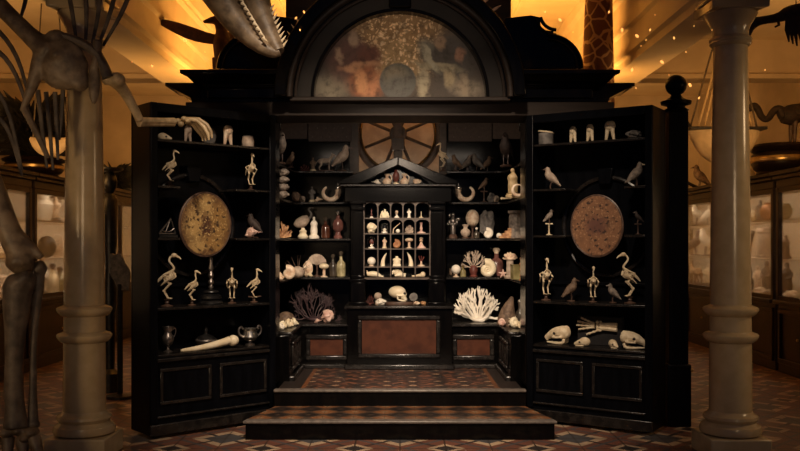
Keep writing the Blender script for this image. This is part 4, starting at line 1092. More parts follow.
    p, s = inn(463, 4, 1.6); bottle('small olive bottle between the white ball and fan coral', p, 12 / s, 6 / s, 'olive', 'brass')
    p, s = inn(473.5, 4, 1.64); fan_coral('pale fan coral in a red pot on the fourth right shelf', p, 26 / s, 27 / s, 'fancoral', 5)
    p, s = inn(488.5, 4, 1.53); spiral_shell('large cream shell right of the red pot', p, 16 / s, 0, 'ivory')
    p, s = inn(496.5, 4, 1.72); bottle('pink gourd-shaped bottle with pale stopper behind the cream shell', p, 29 / s, 14 / s, 'rose', 'shell', foot=False)
    p, s = inn(490, 4, 1.74); bottle('slender bottle with a bead stopper behind the cream shell', p, 18 / s, 5 / s, 'darkglass', 'white')
    Y = 1.40; s = S(Y); p = Vector((ax(503, Y), Y, ZS[4])); m = MB()
    for k in range(5): a = PI / 2 + k * 2 * PI / 5; m.tube([(0, 0, .5), (.5 * math.cos(a), -.05, .5 + .5 * math.sin(a))], [.16, .05], 8)
    z0 = min(v.z for v in m.v)
    for v in m.v: v.z -= z0
    solo(m, 'starfish', M['pinkshell'], 'pinkish starfish leaning beside the coral column', 'starfish', p, 9 / s)
    Y = 1.2; s = S(Y); p = Vector((ax(510, Y), Y, ZS[4])); r = root('coral_column', 'pale coral pillar with a flaring top on the fourth right shelf', 'coral', p)
    MB().lathe([(.19, 0), (.2, .06), (.13, .12), (.12, .6), (.17, .66)], seg=14).build('pillar', M['fancoral'], r, s=29 / s)
    m = MB(); rnd = random.Random(3)
    for k in range(9): a = PI * (k + .5) / 9; coral(m, Vector((0, 0, .62)), Vector((math.cos(a), rnd.uniform(-.4, .4), math.sin(a) + .2)).normalized(), .16, .05, 1, rnd)
    m.build('crown', M['shell'], r, s=29 / s)
    Y = .95; s = S(Y); p = Vector((ax(516.5, Y), Y, ZS[4])); solo(MB().b2(-.5, .5, -.4, .4, 0, 1.4).b2(-.55, .55, -.45, .45, 1.4, 1.5), 'casket', M['olive'], 'dark green box on the front of the fourth right shelf', 'box', p, 10 / s, R(15), bev=.003)
    Y = .6; s = S(Y); p = Vector((ax(522.5, Y), Y, ZS[4])); lathe_thing('carved_totem', 'thin yellowish carved rod beside the right jamb', 'carving', p, 26 / s, [('rod', [(.13, 0), (.14, .05), (.08, .1), (.12, .2), (.07, .3), (.12, .42), (.08, .52), (.13, .64), (.07, .74), (.11, .86), (.05, .97), (.01, 1.)], 'terracotta')])
    # ---- right bench
    p, s = inn(478.5, 'B', 1.52); bush_coral('large white staghorn coral on the right bench', p, 51 / s, 36 / s, 'white', 44, name='staghorn_coral', depth=3, n=15, flat=.7, rad=.034, spread=.62, low=.1)
    Y = 1.05; s = S(Y); p = Vector((ax(507, Y), Y, ZS['B'])); m = MB().tube([(0, 0, .0), (0, 0, .25), (.05, 0, .6), (.18, 0, 1.0)], [.26, .33, .22, .05], 12, smooth=2); m.tube([(-.24, 0, .03), (-.2, 0, .3), (-.02, 0, .8)], [.1, .12, .03], 8, smooth=1)
    for v in m.v: v.z = max(0, v.z)
    solo(m, 'pen_shell', M['brown'], 'tall brown pen shell standing behind pale shells on the right bench', 'shell', p, 29 / s)
    for k, (px, Y, w, lb, mt) in enumerate(((503, 1.0, 11, 'pale pink shell at the left of the right bench heap', 'pinkshell'), (513, .82, 15, 'cream shell in the middle of the right bench heap', 'ivory'), (519, .6, 12, 'pale shell nearest the right jamb', 'bone'))):
        p = Vector((ax(px, Y), Y, ZS['B'])); conch(lb, p, w * 1.3 / S(Y), R(-120 + 50 * k), mt, 'shell heap on the right bench')
    Y = .88; p = Vector((ax(520, Y), Y, ZS['B'])); bottle('dark glass jar with silver stopper on the right bench', p, 28 / S(Y), 9 / S(Y), 'darkglass')
    # ---- on the temple top
    Y = 1.36
    p = Vector((ax(399, Y), Y, ZS['T'])); s = S(Y)
    solo(MB().lathe([(.5, 0), (.52, .05), (.5, .1), (.3, .11)], seg=28, scale=(1, .55)), 'skull_stand', M['stand'], 'flat oval wooden stand under the human skull', 'stand', p, 27 / s)
    p2 = p + Vector((0, 0, .11 * 27 / s + .0005)); human_skull('ivory-coloured human skull facing right in the temple centre', p2, 15.5 / s, R(-18))
    Y = 1.26; s = S(Y)
    p = Vector((ax(370, 1.36), 1.36, ZS['T'])); bush_coral('small dark red coral left of the human skull', p, 8 / s, 10 / s, 'red', 8, depth=2, n=6)
    p = Vector((ax(378, 1.4), 1.4, ZS['T'])); ball_stand('dull round ball on a stand left of the human skull', p, 12 / s, 8 / s, 'fancoral')
    p = Vector((ax(380.5, Y), Y, ZS['T'])); rock('white shell lump in front of the round ball', p, 11 / s, 7 / s, 'white', 19, 'shell_lump', 'shell', None)
    p = Vector((ax(413.5, 1.4), 1.4, ZS['T'])); lathe_thing('glass_disc', 'grey round disc on a stand right of the human skull', 'disc', p, 12 / s, [('stand', [(.25, 0), (.25, .08), (.06, .14), (.06, .3)], 'stand')], 0, None,
        [('disc', MB().lathe([(.02, -.06), (.34, -.05), (.36, 0), (.34, .05), (.02, .06)], (0, 0, .62), 24, rot=(PI / 2, 0, 0)), 'grey')])
    p = Vector((ax(417, Y), Y, ZS['T'])); rock('pale little mineral right of the human skull', p, 7 / s, 4 / s, 'shell', 23)
    p = Vector((ax(423, 1.3), 1.3, ZS['T'])); rock('brown little mineral beside the right pilaster foot', p, 6 / s, 4 / s, 'orange', 24)

def niches():
    zs = [az(v, YN) + .0008 for v in NY]; Y = YN + .12; s = S(YN)
    def at_(c, rw): return Vector((ax(NX[c], YN) * (Y + D) / (YN + D) , Y, zs[rw]))
    P = lambda c, rw: Vector((ax(NX[c], YN), Y - .04, zs[rw]))
    k = 1 / s
    col = ['first', 'second', 'third', 'fourth', 'fifth']
    # row 1
    lathe_thing('spindle', 'thin dark spindle on a white foot in the top row niche, first column', 'spindle', P(0, 0), 9 * k, [('foot', [(.2, 0), (.2, .1), (.08, .18)], 'white'), ('rod', [(.05, .18), (.12, .4), (.05, .6), (.09, .8), (.01, 1)], 'rose')])
    bush_coral('cream coral lump in the top row niche, second column', P(1, 0), 10 * k, 9 * k, 'ivory', 51, depth=1, n=14, rad=.09)
    p = P(2, 0); r = animal_skull('tiny skull on a foot in the middle top niche', p + Vector((0, 0, 0)), 7 * k, R(-80), 'shell', kind=1, group=None, name='tiny_skull')
    m = MB().lathe([(.35, 0), (.36, .12), (.15, .3), (.12, .62), (.2, .7)], seg=14); m.build('foot', M['white'], r, s=7 * k)
    for ch in r.children:
        if not ch.name.startswith('foot'): ch.location.z = .55 * 7 * k
    figurine('white figurine in the top row niche, fourth column', P(3, 0), 9.5 * k, 'white', 'white')
    lathe_thing('pin_stand', 'slim pin on a round foot in the top row niche, fifth column', 'pin', P(4, 0), 7 * k, [('pin', [(.3, 0), (.32, .1), (.1, .2), (.05, .3), (.06, .9), (.01, 1.)], 'bone')])
    # row 2
    rock('cream lump of carved stone in the second row, first column', P(0, 1), 10.5 * k, 11 * k, 'ivory', 61)
    r = lathe_thing('specimen_jar', 'glass jar over a white foot in the second row, second column', 'jar', P(1, 1), 11 * k, [('foot', [(.3, 0), (.3, .12), (.12, .2), (.2, .35), (.05, .45)], 'white'), ('jar', [(.36, 0), (.36, .75), (.3, .88), (.05, .95)], 'glass')])
    r = root('pipe', 'slanted brown stick with white ball in the second row, middle', 'pipe', P(2, 1))
    MB().blob((.1 * 11 * k, 0, .2 * 11 * k), .2 * 11 * k, 2).build('ball', M['white'], r)
    MB().tube([(-.35, .05, 0), (-.3, .05, .4), (.3, .05, .95)], .05, 7).build('stem', M['shell'], r, s=11 * k)
    bush_coral('grey round coral in the second row, fourth column', P(3, 1), 9 * k, 8.5 * k, 'fancoral', 62, depth=2, n=11, rad=.05)
    lathe_thing('trumpet_vase', 'pinkish slender vase on wide foot in the second row, fifth column', 'vase', P(4, 1), 11 * k, [('vase', [(.4, 0), (.4, .08), (.2, .15), (.1, .25), (.14, .45), (.08, .65), (.14, .95), (.12, 1.)], 'pinkshell')])
    # row 3
    r = root('domed_relic', 'reddish relic under a glass dome in the third row, first column', 'relic', P(0, 2))
    MB().lathe([(.3, 0), (.3, .1), (.1, .15), (.12, .35), (.05, .4)], seg=14).build('foot', M['white'], r, s=11 * k)
    MB().blob((0, 0, .6), (.2, .15, .22), 2, nz=.3).build('relic', M['red'], r, s=11 * k); dome(r, 10 * k, 12.2 * k, r)
    figurine('pale carved figure in the third row, second column', P(1, 2), 11.5 * k, 'shell', 'bone', R(-60))
    spiral_shell('small orange shell in the third row, middle column', P(2, 2), 8 * k, 0, 'terracotta')
    ball_stand('mushroom-like pale carving over a domed base in the third row', P(3, 2), 10.5 * k, 8.5 * k, 'shell', 'mushroom_carving', None, .5)
    lathe_thing('bell_figure', 'flared pale carving with a knobbed top in the third row, fifth column', 'carving', P(4, 2), 11.5 * k, [('foot', [(.4, 0), (.4, .08), (.25, .2), (.14, .4)], 'pinkshell'), ('top', [(.14, .4), (.08, .55), (.18, .66), (.1, .75), (.2, .88), (.04, 1.)], 'shell')])
    # row 4
    ball_stand('white ivory ball on a foot in the lowest niche row, first column', P(0, 3), 9.5 * k, 8.5 * k, 'white', 'ivory_ball')
    tusk('upright pale tusk left of the little torso', P(1, 3), 13.5 * k, -1)
    m = MB().blob((0, 0, .36), (.36, .22, .42), 3).blob((0, 0, .62), (.42, .2, .18), 3).tube([(0, 0, .7), (0, 0, .98)], [.17, .14], 10).b2(-.38, .38, -.2, .2, 0, .2)
    solo(m, 'torso', M['ivory'], 'small white headless torso in the lowest niche row', 'sculpture', P(2, 3), 10.5 * k, remesh=.0025)
    tusk('upright pale tusk right of the little torso', P(3, 3), 14.5 * k, 1)
    r = root('red_coral_tree', 'dark red coral tree on a stand in the lowest niche row', 'coral', P(4, 3)); m = MB(); rnd = random.Random(9)
    for a in (60, 90, 120): coral(m, Vector((0, 0, .35)), Vector((math.cos(R(a)), 0, math.sin(R(a)))), .22, .045, 2, rnd, .6, .3)
    m.build('branches', M['red'], r, s=12.5 * k); MB().lathe([(.3, 0), (.3, .07), (.1, .15), (.07, .4)], seg=14).build('foot', M['shell'], r, s=12.5 * k)
    # ledge below the grid
    zl = az(277.5, YN) + .0008; yl = YN + .06
    quadruped_l = root('reclining_animal', 'pale carved reclining animal on the ledge under the niches', 'carving', Vector((ax(374, yl), yl, zl)))
    m = MB().tube([(-.5, 0, .22), (-.1, 0, .26), (.25, 0, .2), (.5, 0, .1)], [.14, .22, .18, .09], 10, smooth=1).tube([(-.45, 0, .25), (-.52, 0, .5)], [.08, .05], 7).tube([(.3, -.1, .1), (.7, -.1, .06)], .06, 7)
    z0 = min(v.z for v in m.v)
    for v in m.v: v.z -= z0
    m.build('body', M['ivory'], quadruped_l, s=14 * k)
    r = root('carved_hand', 'pale carved hand with curled fingers on the ledge under the niches', 'carving', Vector((ax(398, yl), yl, zl)))
    m = MB().blob((.1, 0, .22), (.42, .26, .22), 3).tube([(.3, 0, .18), (.62, 0, .14)], [.2, .16], 10); 
    for v in m.v: v.z = max(0, v.z)
    m.build('palm', M['ivory'], r, s=12.5 * k)
    for i, L in enumerate((.30, .36, .34, .27)):
        x = -.34 + .17 * i; MB().tube([(x + .1, .05, .28), (x + .02, -.06, .28 + L), (x - .08, -.16, .22 + L * .8), (x - .09, -.18, .18 + L * .2)], [.09, .085, .075, .06], 8, smooth=1).build('finger', M['ivory'], r, s=12.5 * k)
    MB().tube([(.2, -.18, .2), (-.05, -.3, .16), (-.25, -.3, .12)], [.09, .08, .05], 8, smooth=1).build('thumb', M['ivory'], r, s=12.5 * k)
    r = root('joint_bone', 'pale bone with a round joint on the ledge under the niches', 'bone', Vector((ax(419, yl), yl, zl)))
    m = MB().blob((.3, 0, .22), (.2, .2, .22), 3).tube([(.2, 0, .18), (-.3, 0, .09), (-.55, 0, .08)], [.14, .07, .08], 8, smooth=1); m.build('bone', M['bone'], r, s=13 * k)
    # things inside the open pediment
    zp = az(187, 1.24) + .0288; y = 1.32; s = S(y)
    def pp(px): return Vector((ax(px, y), y, zp))
    conch('white shell at the left corner of the temple pediment', pp(376), 10 / s, 0, 'white')
    VP = [(.28, 0), (.34, .1), (.42, .3), (.30, .5), (.14, .62), (.12, .75), (.26, .95), (.24, 1.)]
    for px, lb in ((387, 'pale jug left of the dark vase in the pediment'), (404.5, 'pale jug right of the dark vase in the pediment')):
        lathe_thing('pale_jug', lb, 'jug', pp(px), 11 / s, [('body', VP, 'shell')], 0, 'pale jugs in the pediment', [('handle', MB().tube([(.2, 0, .9), (.42, 0, .8), (.38, 0, .4)], .04, 7, smooth=2), 'shell')])
    lathe_thing('dark_vase', 'dark slim vase in the centre of the temple pediment', 'vase', pp(396), 15 / s, [('foot', [(.2, 0), (.2, .1), (.07, .18)], 'bone'), ('body', [(.07, .18), (.2, .4), (.24, .6), (.16, .8), (.08, .9), (.12, 1.)], 'red')])
    rock('pale flat shell at the right corner of the temple pediment', pp(417), 9 / s, 6 / s, 'shell', 71, 'flat_shell', 'shell', None)

def wheel():
    Y = 2.16; s = S(Y); c = at(398, 134, Y)
    r = root('spoked_wheel', 'large wooden spoked wheel behind the temple pediment', 'wheel', (c.x, Y, 0))
    rr = 41 / s; zc = c.z
    pts = [(rr * math.cos(2 * PI * i / 48), 0, zc + rr * math.sin(2 * PI * i / 48)) for i in range(49)]
    MB().tube(pts, .042, 10).build('rim', M['wheelwood'], r)
    MB().tube([(.9 * x, -.03, zc + .9 * (z - zc)) for x, _, z in pts], .012, 6).build('rim_fillet', M['brass'], r)
    for k in range(8):
        a = R(22.5 + 45 * k); MB().tube([(.06 * math.cos(a), 0, zc + .06 * math.sin(a)), (rr * math.cos(a), 0, zc + rr * math.sin(a))], [.02, .016], 8).build('spoke', M['wheelwood'], r)
    MB().lathe([(.09, -.08), (.1, -.05), (.1, .05), (.09, .08)], (0, 0, zc), 20, rot=(PI / 2, 0, 0)).build('hub', M['wheelwood'], r)
    m = MB().b2(-.05, .05, -.10, -.08, 1.9, zc + .3).b2(-.075, .075, -.12, -.08, zc - .2, zc - .05).b2(-.09, .09, -.1, .1, 0, .1).b2(-.05, .05, -.08, .08, .1, 1.9); m.build('stand', M['wheelwood'], r, bev=.008)
# ------------------------------------------------------------------ big skeletons and mounts around the cabinet
def skeletons():
    Y = -1.78; s = S(Y); u = 1 / s
    r = root('mounted_skeleton', 'huge brown mounted animal skeleton with ribs and outstretched forelimb by the left column', 'skeleton', (ax(30, Y), Y, 0))
    o = Vector((ax(30, Y), Y, 0))
    L = lambda px, py, yy=Y: at(px, py, yy) - o
    m = MB().blob(L(62, 64), (25 * u, .07, 28 * u), 3, nz=.10, dents=[(.2, -1, .2, .3, .6)], rot=(0, R(-35), 0))
    m.tube([L(-14, -8), L(12, 18), L(32, 38), L(50, 52)], [9 * u, 8.5 * u, 9 * u, 13 * u], 12, smooth=1)
    m.tube([L(48, 46), L(40, 62), L(33, 84), L(22, 112)], [12 * u, 9 * u, 6 * u, 3 * u], 10, smooth=1)
    m.blob(L(56, 38), (11 * u, .06, 9 * u), 2).blob(L(78, 78), (12 * u, .05, 15 * u), 2, rot=(0, R(-30), 0)).blob(L(57, 55, Y - .07), (6 * u, .05, 6 * u), 2)
    m.build('shoulder_bone', M['oldbone'], r, remesh=.014)
    m = MB().blob(L(94, 82), (6 * u, .03, 23 * u), 3).tube([L(98, 40), L(97, 56), L(95, 68)], [5 * u, 4.5 * u, 5 * u], 9, smooth=1)
    m.build('blade_bone', M['oldbone'], r, remesh=.01)
    m = MB().tube([L(60, 36), L(80, 42), L(96, 52), L(104, 66), L(108, 78)], [5 * u, 5 * u, 5 * u, 5 * u, 6 * u], 9, smooth=1); m.build('collar_bone', M['darkbone'], r)
    ya, yb, yc = Y + .05, -1.5, -1.02
    m = MB().tube([L(104, 79, ya), L(113, 79, ya), L(124, 90, -1.65), L(136, 112, -1.58), L(140, 121, -1.55)], [6 * u, 7 * u, 6 * u, 4.5 * u, 4.6 * u], 12, smooth=1)
    m.blob(L(117, 80, ya), (8.5 * u, .06, 8 * u), 3).blob(L(107, 79, ya), (6 * u, .05, 5.5 * u), 2); m.build('upper_arm_bone', M['tanbone'], r, remesh=.01)
    m = MB()
    for dz, rr in ((0, 3.6), (3.2, 2.4)): m.tube([L(139, 121 + dz, -1.55), L(156, 121 + dz, -1.35), L(174, 121.5 + dz * .8, -1.2)], [rr * u * 1.2, rr * u, rr * u * 1.2], 10, smooth=1)
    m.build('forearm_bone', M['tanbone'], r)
    m = MB()
    for k, (a, b) in enumerate(((178, 121), (181, 124), (184, 119), (188, 121))): m.blob(L(a, b, -1.12), (3.6 * u, .03, 3.2 * u), 2)
    m.build('wrist_bone', M['tanbone'], r)
    for k, pts in enumerate([((186, 119), (197, 120.5), (204, 127), (208, 134), (209, 140)), ((186, 121), (196, 123), (202, 130), (206, 136), (206, 141)), ((186, 122), (193, 125), (199, 132), (203, 137), (203, 141)), ((187, 119), (199, 119), (207, 125), (211, 132), (212, 138))]):
        MB().tube([L(a, b, -1.10 + .04 * k) for a, b in pts], [2.3 * u, 1.9 * u, 2.3 * u, 2.0 * u, 1.0 * u], 8).build('finger_bone', M['tanbone'], r)
    ribs = [((66, -20), (72, 10), (77, 46)), ((84, -20), (87, 12), (85, 50)), ((101, -20), (99, 12), (91, 50)), ((118, -20), (111, 12), (97, 50)), ((134, -20), (124, 10), (103, 46)), ((28, -18), (26, 0), (20, 20)),
            ((-10, 44), (14, 66), (32, 122)), ((-12, 20), (16, 50), (30, 100)), ((-12, 80), (8, 105), (22, 170)), ((-8, 110), (10, 130), (22, 176)), ((38, 90), (41, 120), (47, 168)), ((46, 92), (49, 120), (53, 170)), ((55, 92), (56, 115), (58, 160)), ((63, 90), (62, 112), (59, 140))]
    for k, pts in enumerate(ribs):
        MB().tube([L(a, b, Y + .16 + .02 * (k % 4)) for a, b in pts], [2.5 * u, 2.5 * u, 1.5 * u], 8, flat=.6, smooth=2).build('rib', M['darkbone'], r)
    MB().tube([L(24, 108), L(40, 140), L(48, 158)], [4 * u, 3 * u, 2.5 * u], 8).build('leg_bone', M['oldbone'], r)
    MB().tube([L(-20, -20, Y + .25), L(60, -24, Y + .25), L(140, -22, Y + .25)], 6 * u, 9).build('backbone', M['darkbone'], r)
    MB().tube([L(-30, -15, Y + .3), L(-32, 250, Y + .3), Vector((ax(-32, Y + .3) - o.x, .3, 0))], .02, 8).build('support_rod', M['iron'], r)
    # standing leg of a second skeleton
    Y = -1.95; s = S(Y); u = 1 / s; o = Vector((ax(20, Y), Y, 0))
    r = root('leg_skeleton', 'massive grey-brown leg bones of a standing skeleton left of the left column', 'skeleton', o)
    L = lambda px, py, yy=Y: at(px, py, yy) - o
    m = MB().tube([L(-14, 170), L(-4, 200), L(8, 230), L(22, 258)], [12 * u, 13 * u, 12 * u, 13 * u], 12, smooth=1).blob(L(20, 262), (14 * u, .1, 12 * u), 3, nz=.15).tube([L(10, 225), L(30, 245), L(42, 258)], [6 * u, 5 * u, 4 * u], 8)
    m.build('thigh_bone', M['oldbone'], r, remesh=.016)
    m = MB().blob(L(20, 284), (15 * u, .1, 11 * u), 3, nz=.25).blob(L(27, 278), (8 * u, .1, 8 * u), 2, nz=.2)
    m.tube([L(18, 285), L(17, 305), L(15, 340), L(14, 380), L(15, 412), L(16, 428)], [15 * u, 13 * u, 9.5 * u, 8.5 * u, 10 * u, 13 * u], 12, smooth=1).tube([L(8, 300), L(9, 345), L(8, 400)], [6 * u, 4 * u, 5 * u], 8, smooth=1)
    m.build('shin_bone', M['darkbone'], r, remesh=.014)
    m = MB().tube([L(40, 268, Y + .08), L(38, 290, Y + .08), L(34, 330, Y + .08), L(33, 380, Y + .08), L(33, 424, Y + .05)], [5 * u, 6 * u, 4 * u, 3.6 * u, 5.5 * u], 10, smooth=1).blob(L(40, 268, Y + .08), (7 * u, .06, 8 * u), 2, nz=.2).blob(L(33, 424, Y + .05), (7 * u, .05, 6 * u), 2, nz=.2)
    m.build('splint_bone', M['darkbone'], r, remesh=.01)
    m = MB()
    for a, b, c in ((8, 432, 8), (20, 430, 7), (32, 432, 7), (26, 438, 6)): m.blob(L(a, b), (c * u, .08, c * u * .8), 2, nz=.1)
    m.build('ankle_bone', M['oldbone'], r, remesh=.012)
    for a, b in ((-6, -10), (8, 8), (22, 26), (34, 46)):
        zf = .035
        p0, p1 = L(a, 438), L(b, 466, Y - .1); p1.z = zf
        MB().tube([p0, p0.lerp(p1, .5), p1], [7 * u, 4.5 * u, 5 * u], 9, smooth=1).build('toe_bone', M['oldbone'], r)
    # hanging crocodile-like jaws
    Y = -.95; s = S(Y); u = 1 / s; o = Vector((ax(245, Y), Y, 3.2))
    r = root('hanging_jaws', 'long toothed reptile jaws hanging over the left of the cabinet cornice', 'skull', o)
    L = lambda px, py, yy=Y: at(px, py, yy) - o
    m = MB().tube([L(196, -45), L(218, -8), L(238, 24), L(258, 45), L(274, 53), L(280, 52)], [21 * u, 18 * u, 13 * u, 8 * u, 6 * u, 4 * u], 12, smooth=1)
    m.build('lower_jaw', M['oldbone'], r)
    m = MB().tube([L(244, -50, Y + .06), L(252, -12, Y + .06), L(262, 18, Y + .05), L(273, 42, Y + .03), L(279, 52, Y)], [18 * u, 16 * u, 12 * u, 9 * u, 6 * u], 12, smooth=1)
    m.build('upper_jaw', M['oldbone'], r)
    lj = [o_ for o_ in r.children if o_.name.startswith('lower_jaw')][0]; uj = [o_ for o_ in r.children if o_.name.startswith('upper_jaw')][0]
    m = MB()
    for i in range(9): t = i / 8; a = L(239 + 24 * t, -2 + 40 * t, Y - .10); m.cone(a, a + Vector((5 * u, -.01, -4 * u)), 2.2 * u, 6)
    m.build('teeth', M['bone'], lj)
    m = MB()
    for i in range(9): t = i / 8; a = L(270 + 13 * t, 10 + 36 * t, Y + .02); m.cone(a, a + Vector((5 * u, -.01, 6 * u)), 1.7 * u, 6)
    m.build('teeth', M['bone'], uj)
    m = MB().tube([L(210, -30), L(210, -30) + Vector((0, 0, 1.0))], .006, 6).tube([L(250, -40), L(250, -40) + Vector((0, 0, .9))], .006, 6); m.build('wire', M['iron'], r)
    # bony spikes lying on the arch
    Y = .0; s = S(Y); u = 1 / s
    def rootpx(name, label, cat, px, py, Y): 
        oo = at(px, py, Y); rr = root(name, label, cat, oo); return rr, oo
    r, o = rootpx('saw_bone', 'pale toothed saw bone leaning on the left shoulder of the arch', 'bone', 284, 56, .0)
    pts = [(284, 56), (286, 44), (294, 32), (301, 20), (309, 12)]
    MB().tube([at(a, b, -.1) - o for a, b in pts], [4 * u, 2 * u, 2.4 * u, 2.2 * u, 1 * u], 8, smooth=1).build('shaft', M['shell'], r)
    m = MB()
    for i, (a, b) in enumerate(((284, 50), (287, 42), (291, 36), (295, 29), (299, 22))): q = at(a, b, -.1) - o; m.cone(q, q + Vector((-4 * u, 0, 5 * u)), 1.2 * u, 5)
    m.build('teeth', M['bone'], r)
    Ye = -.12; zr = C_ARCH[1]; Ra = 1.118
    for lb, a in (('pale bone spike on the right shoulder of the arch, upper one', 49), ('pale bone spike on the right shoulder of the arch, lower one', 43.5)):
        p = Vector((C_ARCH[0] + Ra * math.cos(R(a)), Ye, zr + Ra * math.sin(R(a)))); d = Vector((math.cos(R(a - 12)), 0, math.sin(R(a - 12))))
        m = MB().tube([(0, 0, 0), d * .05, d * .11], [.012, .014, .003], 7).blob((0, 0, 0), .016, 1); solo(m, 'bone_spike', M['shell'], lb, 'bone', p, group='bone spikes on the arch')

C_ARCH = (ax(400, -.1), az(98, -.1))
def mounts():
    # spread-winged animal on the cornice
    Y = .62; s = S(Y); u = 1 / s; p = Vector((ax(224, Y), Y, 3.1005)); 
    r = root('winged_mount', 'dark red-brown winged creature standing on the left cornice', 'bird', p)
    L = lambda px, py, yy=Y: at(px, py, yy) - p
    m = MB().tube([L(223, 70), L(223, 56), L(222, 42), L(222, 32), L(220, 24), L(217, 20)], [7 * u, 9 * u, 9.5 * u, 6 * u, 5.5 * u, 4 * u], 12, smooth=1).tube([L(221, 20), L(214, 20), L(203, 22)], [5 * u, 4.5 * u, 1.5 * u], 10, smooth=1)
    m.build('body', M['redfeather'], r, remesh=.012)
    MB().tube([L(224, 40), L(210, 39), L(192, 34), L(172, 26), L(151, 18)], [5 * u, 5.5 * u, 7 * u, 5.5 * u, 1 * u], 10, flat=.35, smooth=1).build('wing', M['redfeather'], r)
    MB().tube([L(224, 40), L(236, 34, Y + .12), L(252, 24, Y + .22), L(270, 16, Y + .25)], [5 * u, 5.5 * u, 7 * u, 2 * u], 10, flat=.35, smooth=1).build('wing', M['redfeather'], r)
    for a in (216, 229): MB().tube([L(a, 58), Vector((L(a, 58).x, 0, .0))], [4 * u, 2.5 * u], 8).build('leg', M['redfeather'], r)
    # giraffe behind the cabinet
    Y = 1.12; s = S(Y); x = ax(598, Y); r = root('giraffe', 'mounted giraffe whose neck rises behind the right of the cornice', 'giraffe', (x, Y, 0))
    m = MB().tube([(.05, .35, 1.75), (.0, .1, 2.1), (0, .02, 2.6), (0, 0, 3.3), (0, -.02, 3.9), (0, -.04, 4.22), (0, -.06, 4.3)], [.26, .25, .20, .165, .15, .14, .10], 20, smooth=2)
    m.tube([(0, .1, 1.75), (.05, .6, 1.72), (.1, 1.2, 1.6), (.1, 1.5, 1.5)], [.24, .33, .32, .2], 16, smooth=1)
    for y in (.15, 1.25):
        for sg in (-1, 1): m.tube([(sg * .17, y, 1.6), (sg * .18, y, .9), (sg * .17, y + .03, .45), (sg * .17, y, 0.0)], [.13, .085, .06, .07], 10)
    m.build('body', M['giraffe'], r, remesh=.03)
    m = MB().tube([(0, -.02, 4.28), (0, -.18, 4.34), (0, -.42, 4.22), (0, -.5, 4.18)], [.13, .14, .09, .07], 12, smooth=1); m.build('head', M['giraffe'], r)
    m = MB()
    for k in range(30): z = 2.3 + k * .065; m.cone((0, .19, z), (0, .26, z + .05), .05, 6)
    m.build('mane', M['brown'], r)
    # flying bird upper right
    Y = -.6; s = S(Y); u = 1 / s; o = at(790, 14, Y); r = root('hanging_bird', 'dark bird hanging at the upper right beside the right column capital', 'bird', o)
    L = lambda px, py, yy=Y: at(px, py, yy) - o
    m = MB().tube([L(815, 10), L(800, 12), L(788, 13), L(778, 18), L(764, 20), L(755, 22), L(748, 29)], [8 * u, 9 * u, 7 * u, 4.5 * u, 4 * u, 5 * u, 4.5 * u], 12, smooth=1); m.build('body', M['darkfeather'], r)
    m = MB()
    for k in range(5): m.tube([L(788 + 4 * k, 14, Y - .05), L(787 + 4 * k, 30, Y - .06), L(789 + 4 * k, 42 + 2 * (k % 3), Y - .06)], [2.6 * u, 2.6 * u, .8 * u], 7, flat=.5)
    m.build('wing', M['darkfeather'], r)
    MB().tube([L(778, 19), L(779, 25), L(775, 27)], [1.6 * u, 1.4 * u, 1 * u], 7).build('leg', M['darkfeather'], r)
    MB().cone(L(751, 30), L(747, 42), 2.4 * u).build('beak', M['stand'], r)
    MB().tube([L(796, 8), L(796, 8) + Vector((0, 0, .62))], .004, 6).build('wire', M['iron'], r)
    # hanging boat behind the right column
    Y = 2.6; s = S(Y); u = 1 / s; c = at(724, 131, Y); r = root('hanging_boat', 'pale-hulled model boat slung on ropes behind the right column', 'boat', c)
    L = lambda px, py, yy=Y: at(px, py, yy) - c
    n = 20; vs = []; fs = []
    for i in range(n + 1):
        t = -1 + 2 * i / n; w = .17 * (1 - t * t) ** .6 + .004; dpt = (1 - abs(t) ** 3) * 32 * u + .01
        for j in range(9):
            a = PI * j / 8; vs.append((t * 36 * u, w * math.cos(a), -dpt * math.sin(a) ** .8 if j not in (0, 8) else 0.))
    for i in range(n):
        for j in range(8): fs.append((i * 9 + j, (i + 1) * 9 + j, (i + 1) * 9 + j + 1, i * 9 + j + 1))
        fs.append((i * 9 + 8, (i + 1) * 9 + 8, (i + 1) * 9, i * 9))
    MB().add(vs, fs).build('hull', M['hull'], r)
    MB().b2(-38 * u, 38 * u, -.17, .17, 0, .035).build('deck', M['iron'], r, bev=.006)
    for (a, b, c_, d), mt in (((690, 128, 712, 50), 'rope'), ((698, 128, 718, 55), 'ropelight'), ((704, 128, 720, 60), 'ropelight'), ((757, 128, 738, 50), 'rope'), ((752, 128, 735, 55), 'ropelight')):
        p0, p1 = L(a, b), L(c_, d); MB().tube([p0, p1], .012, 6).build('rope', M[mt], r)
    tpt = L(724, 45); MB().tube([L(712, 50), L(738, 50)], .02, 7).tube([tpt, Vector((tpt.x, 0, 4.4 - c.z))], .012, 6).build('spreader', M['iron'], r)
    MB().cone(L(690, 127), L(686, 118), .025).build('bowsprit', M['iron'], r)

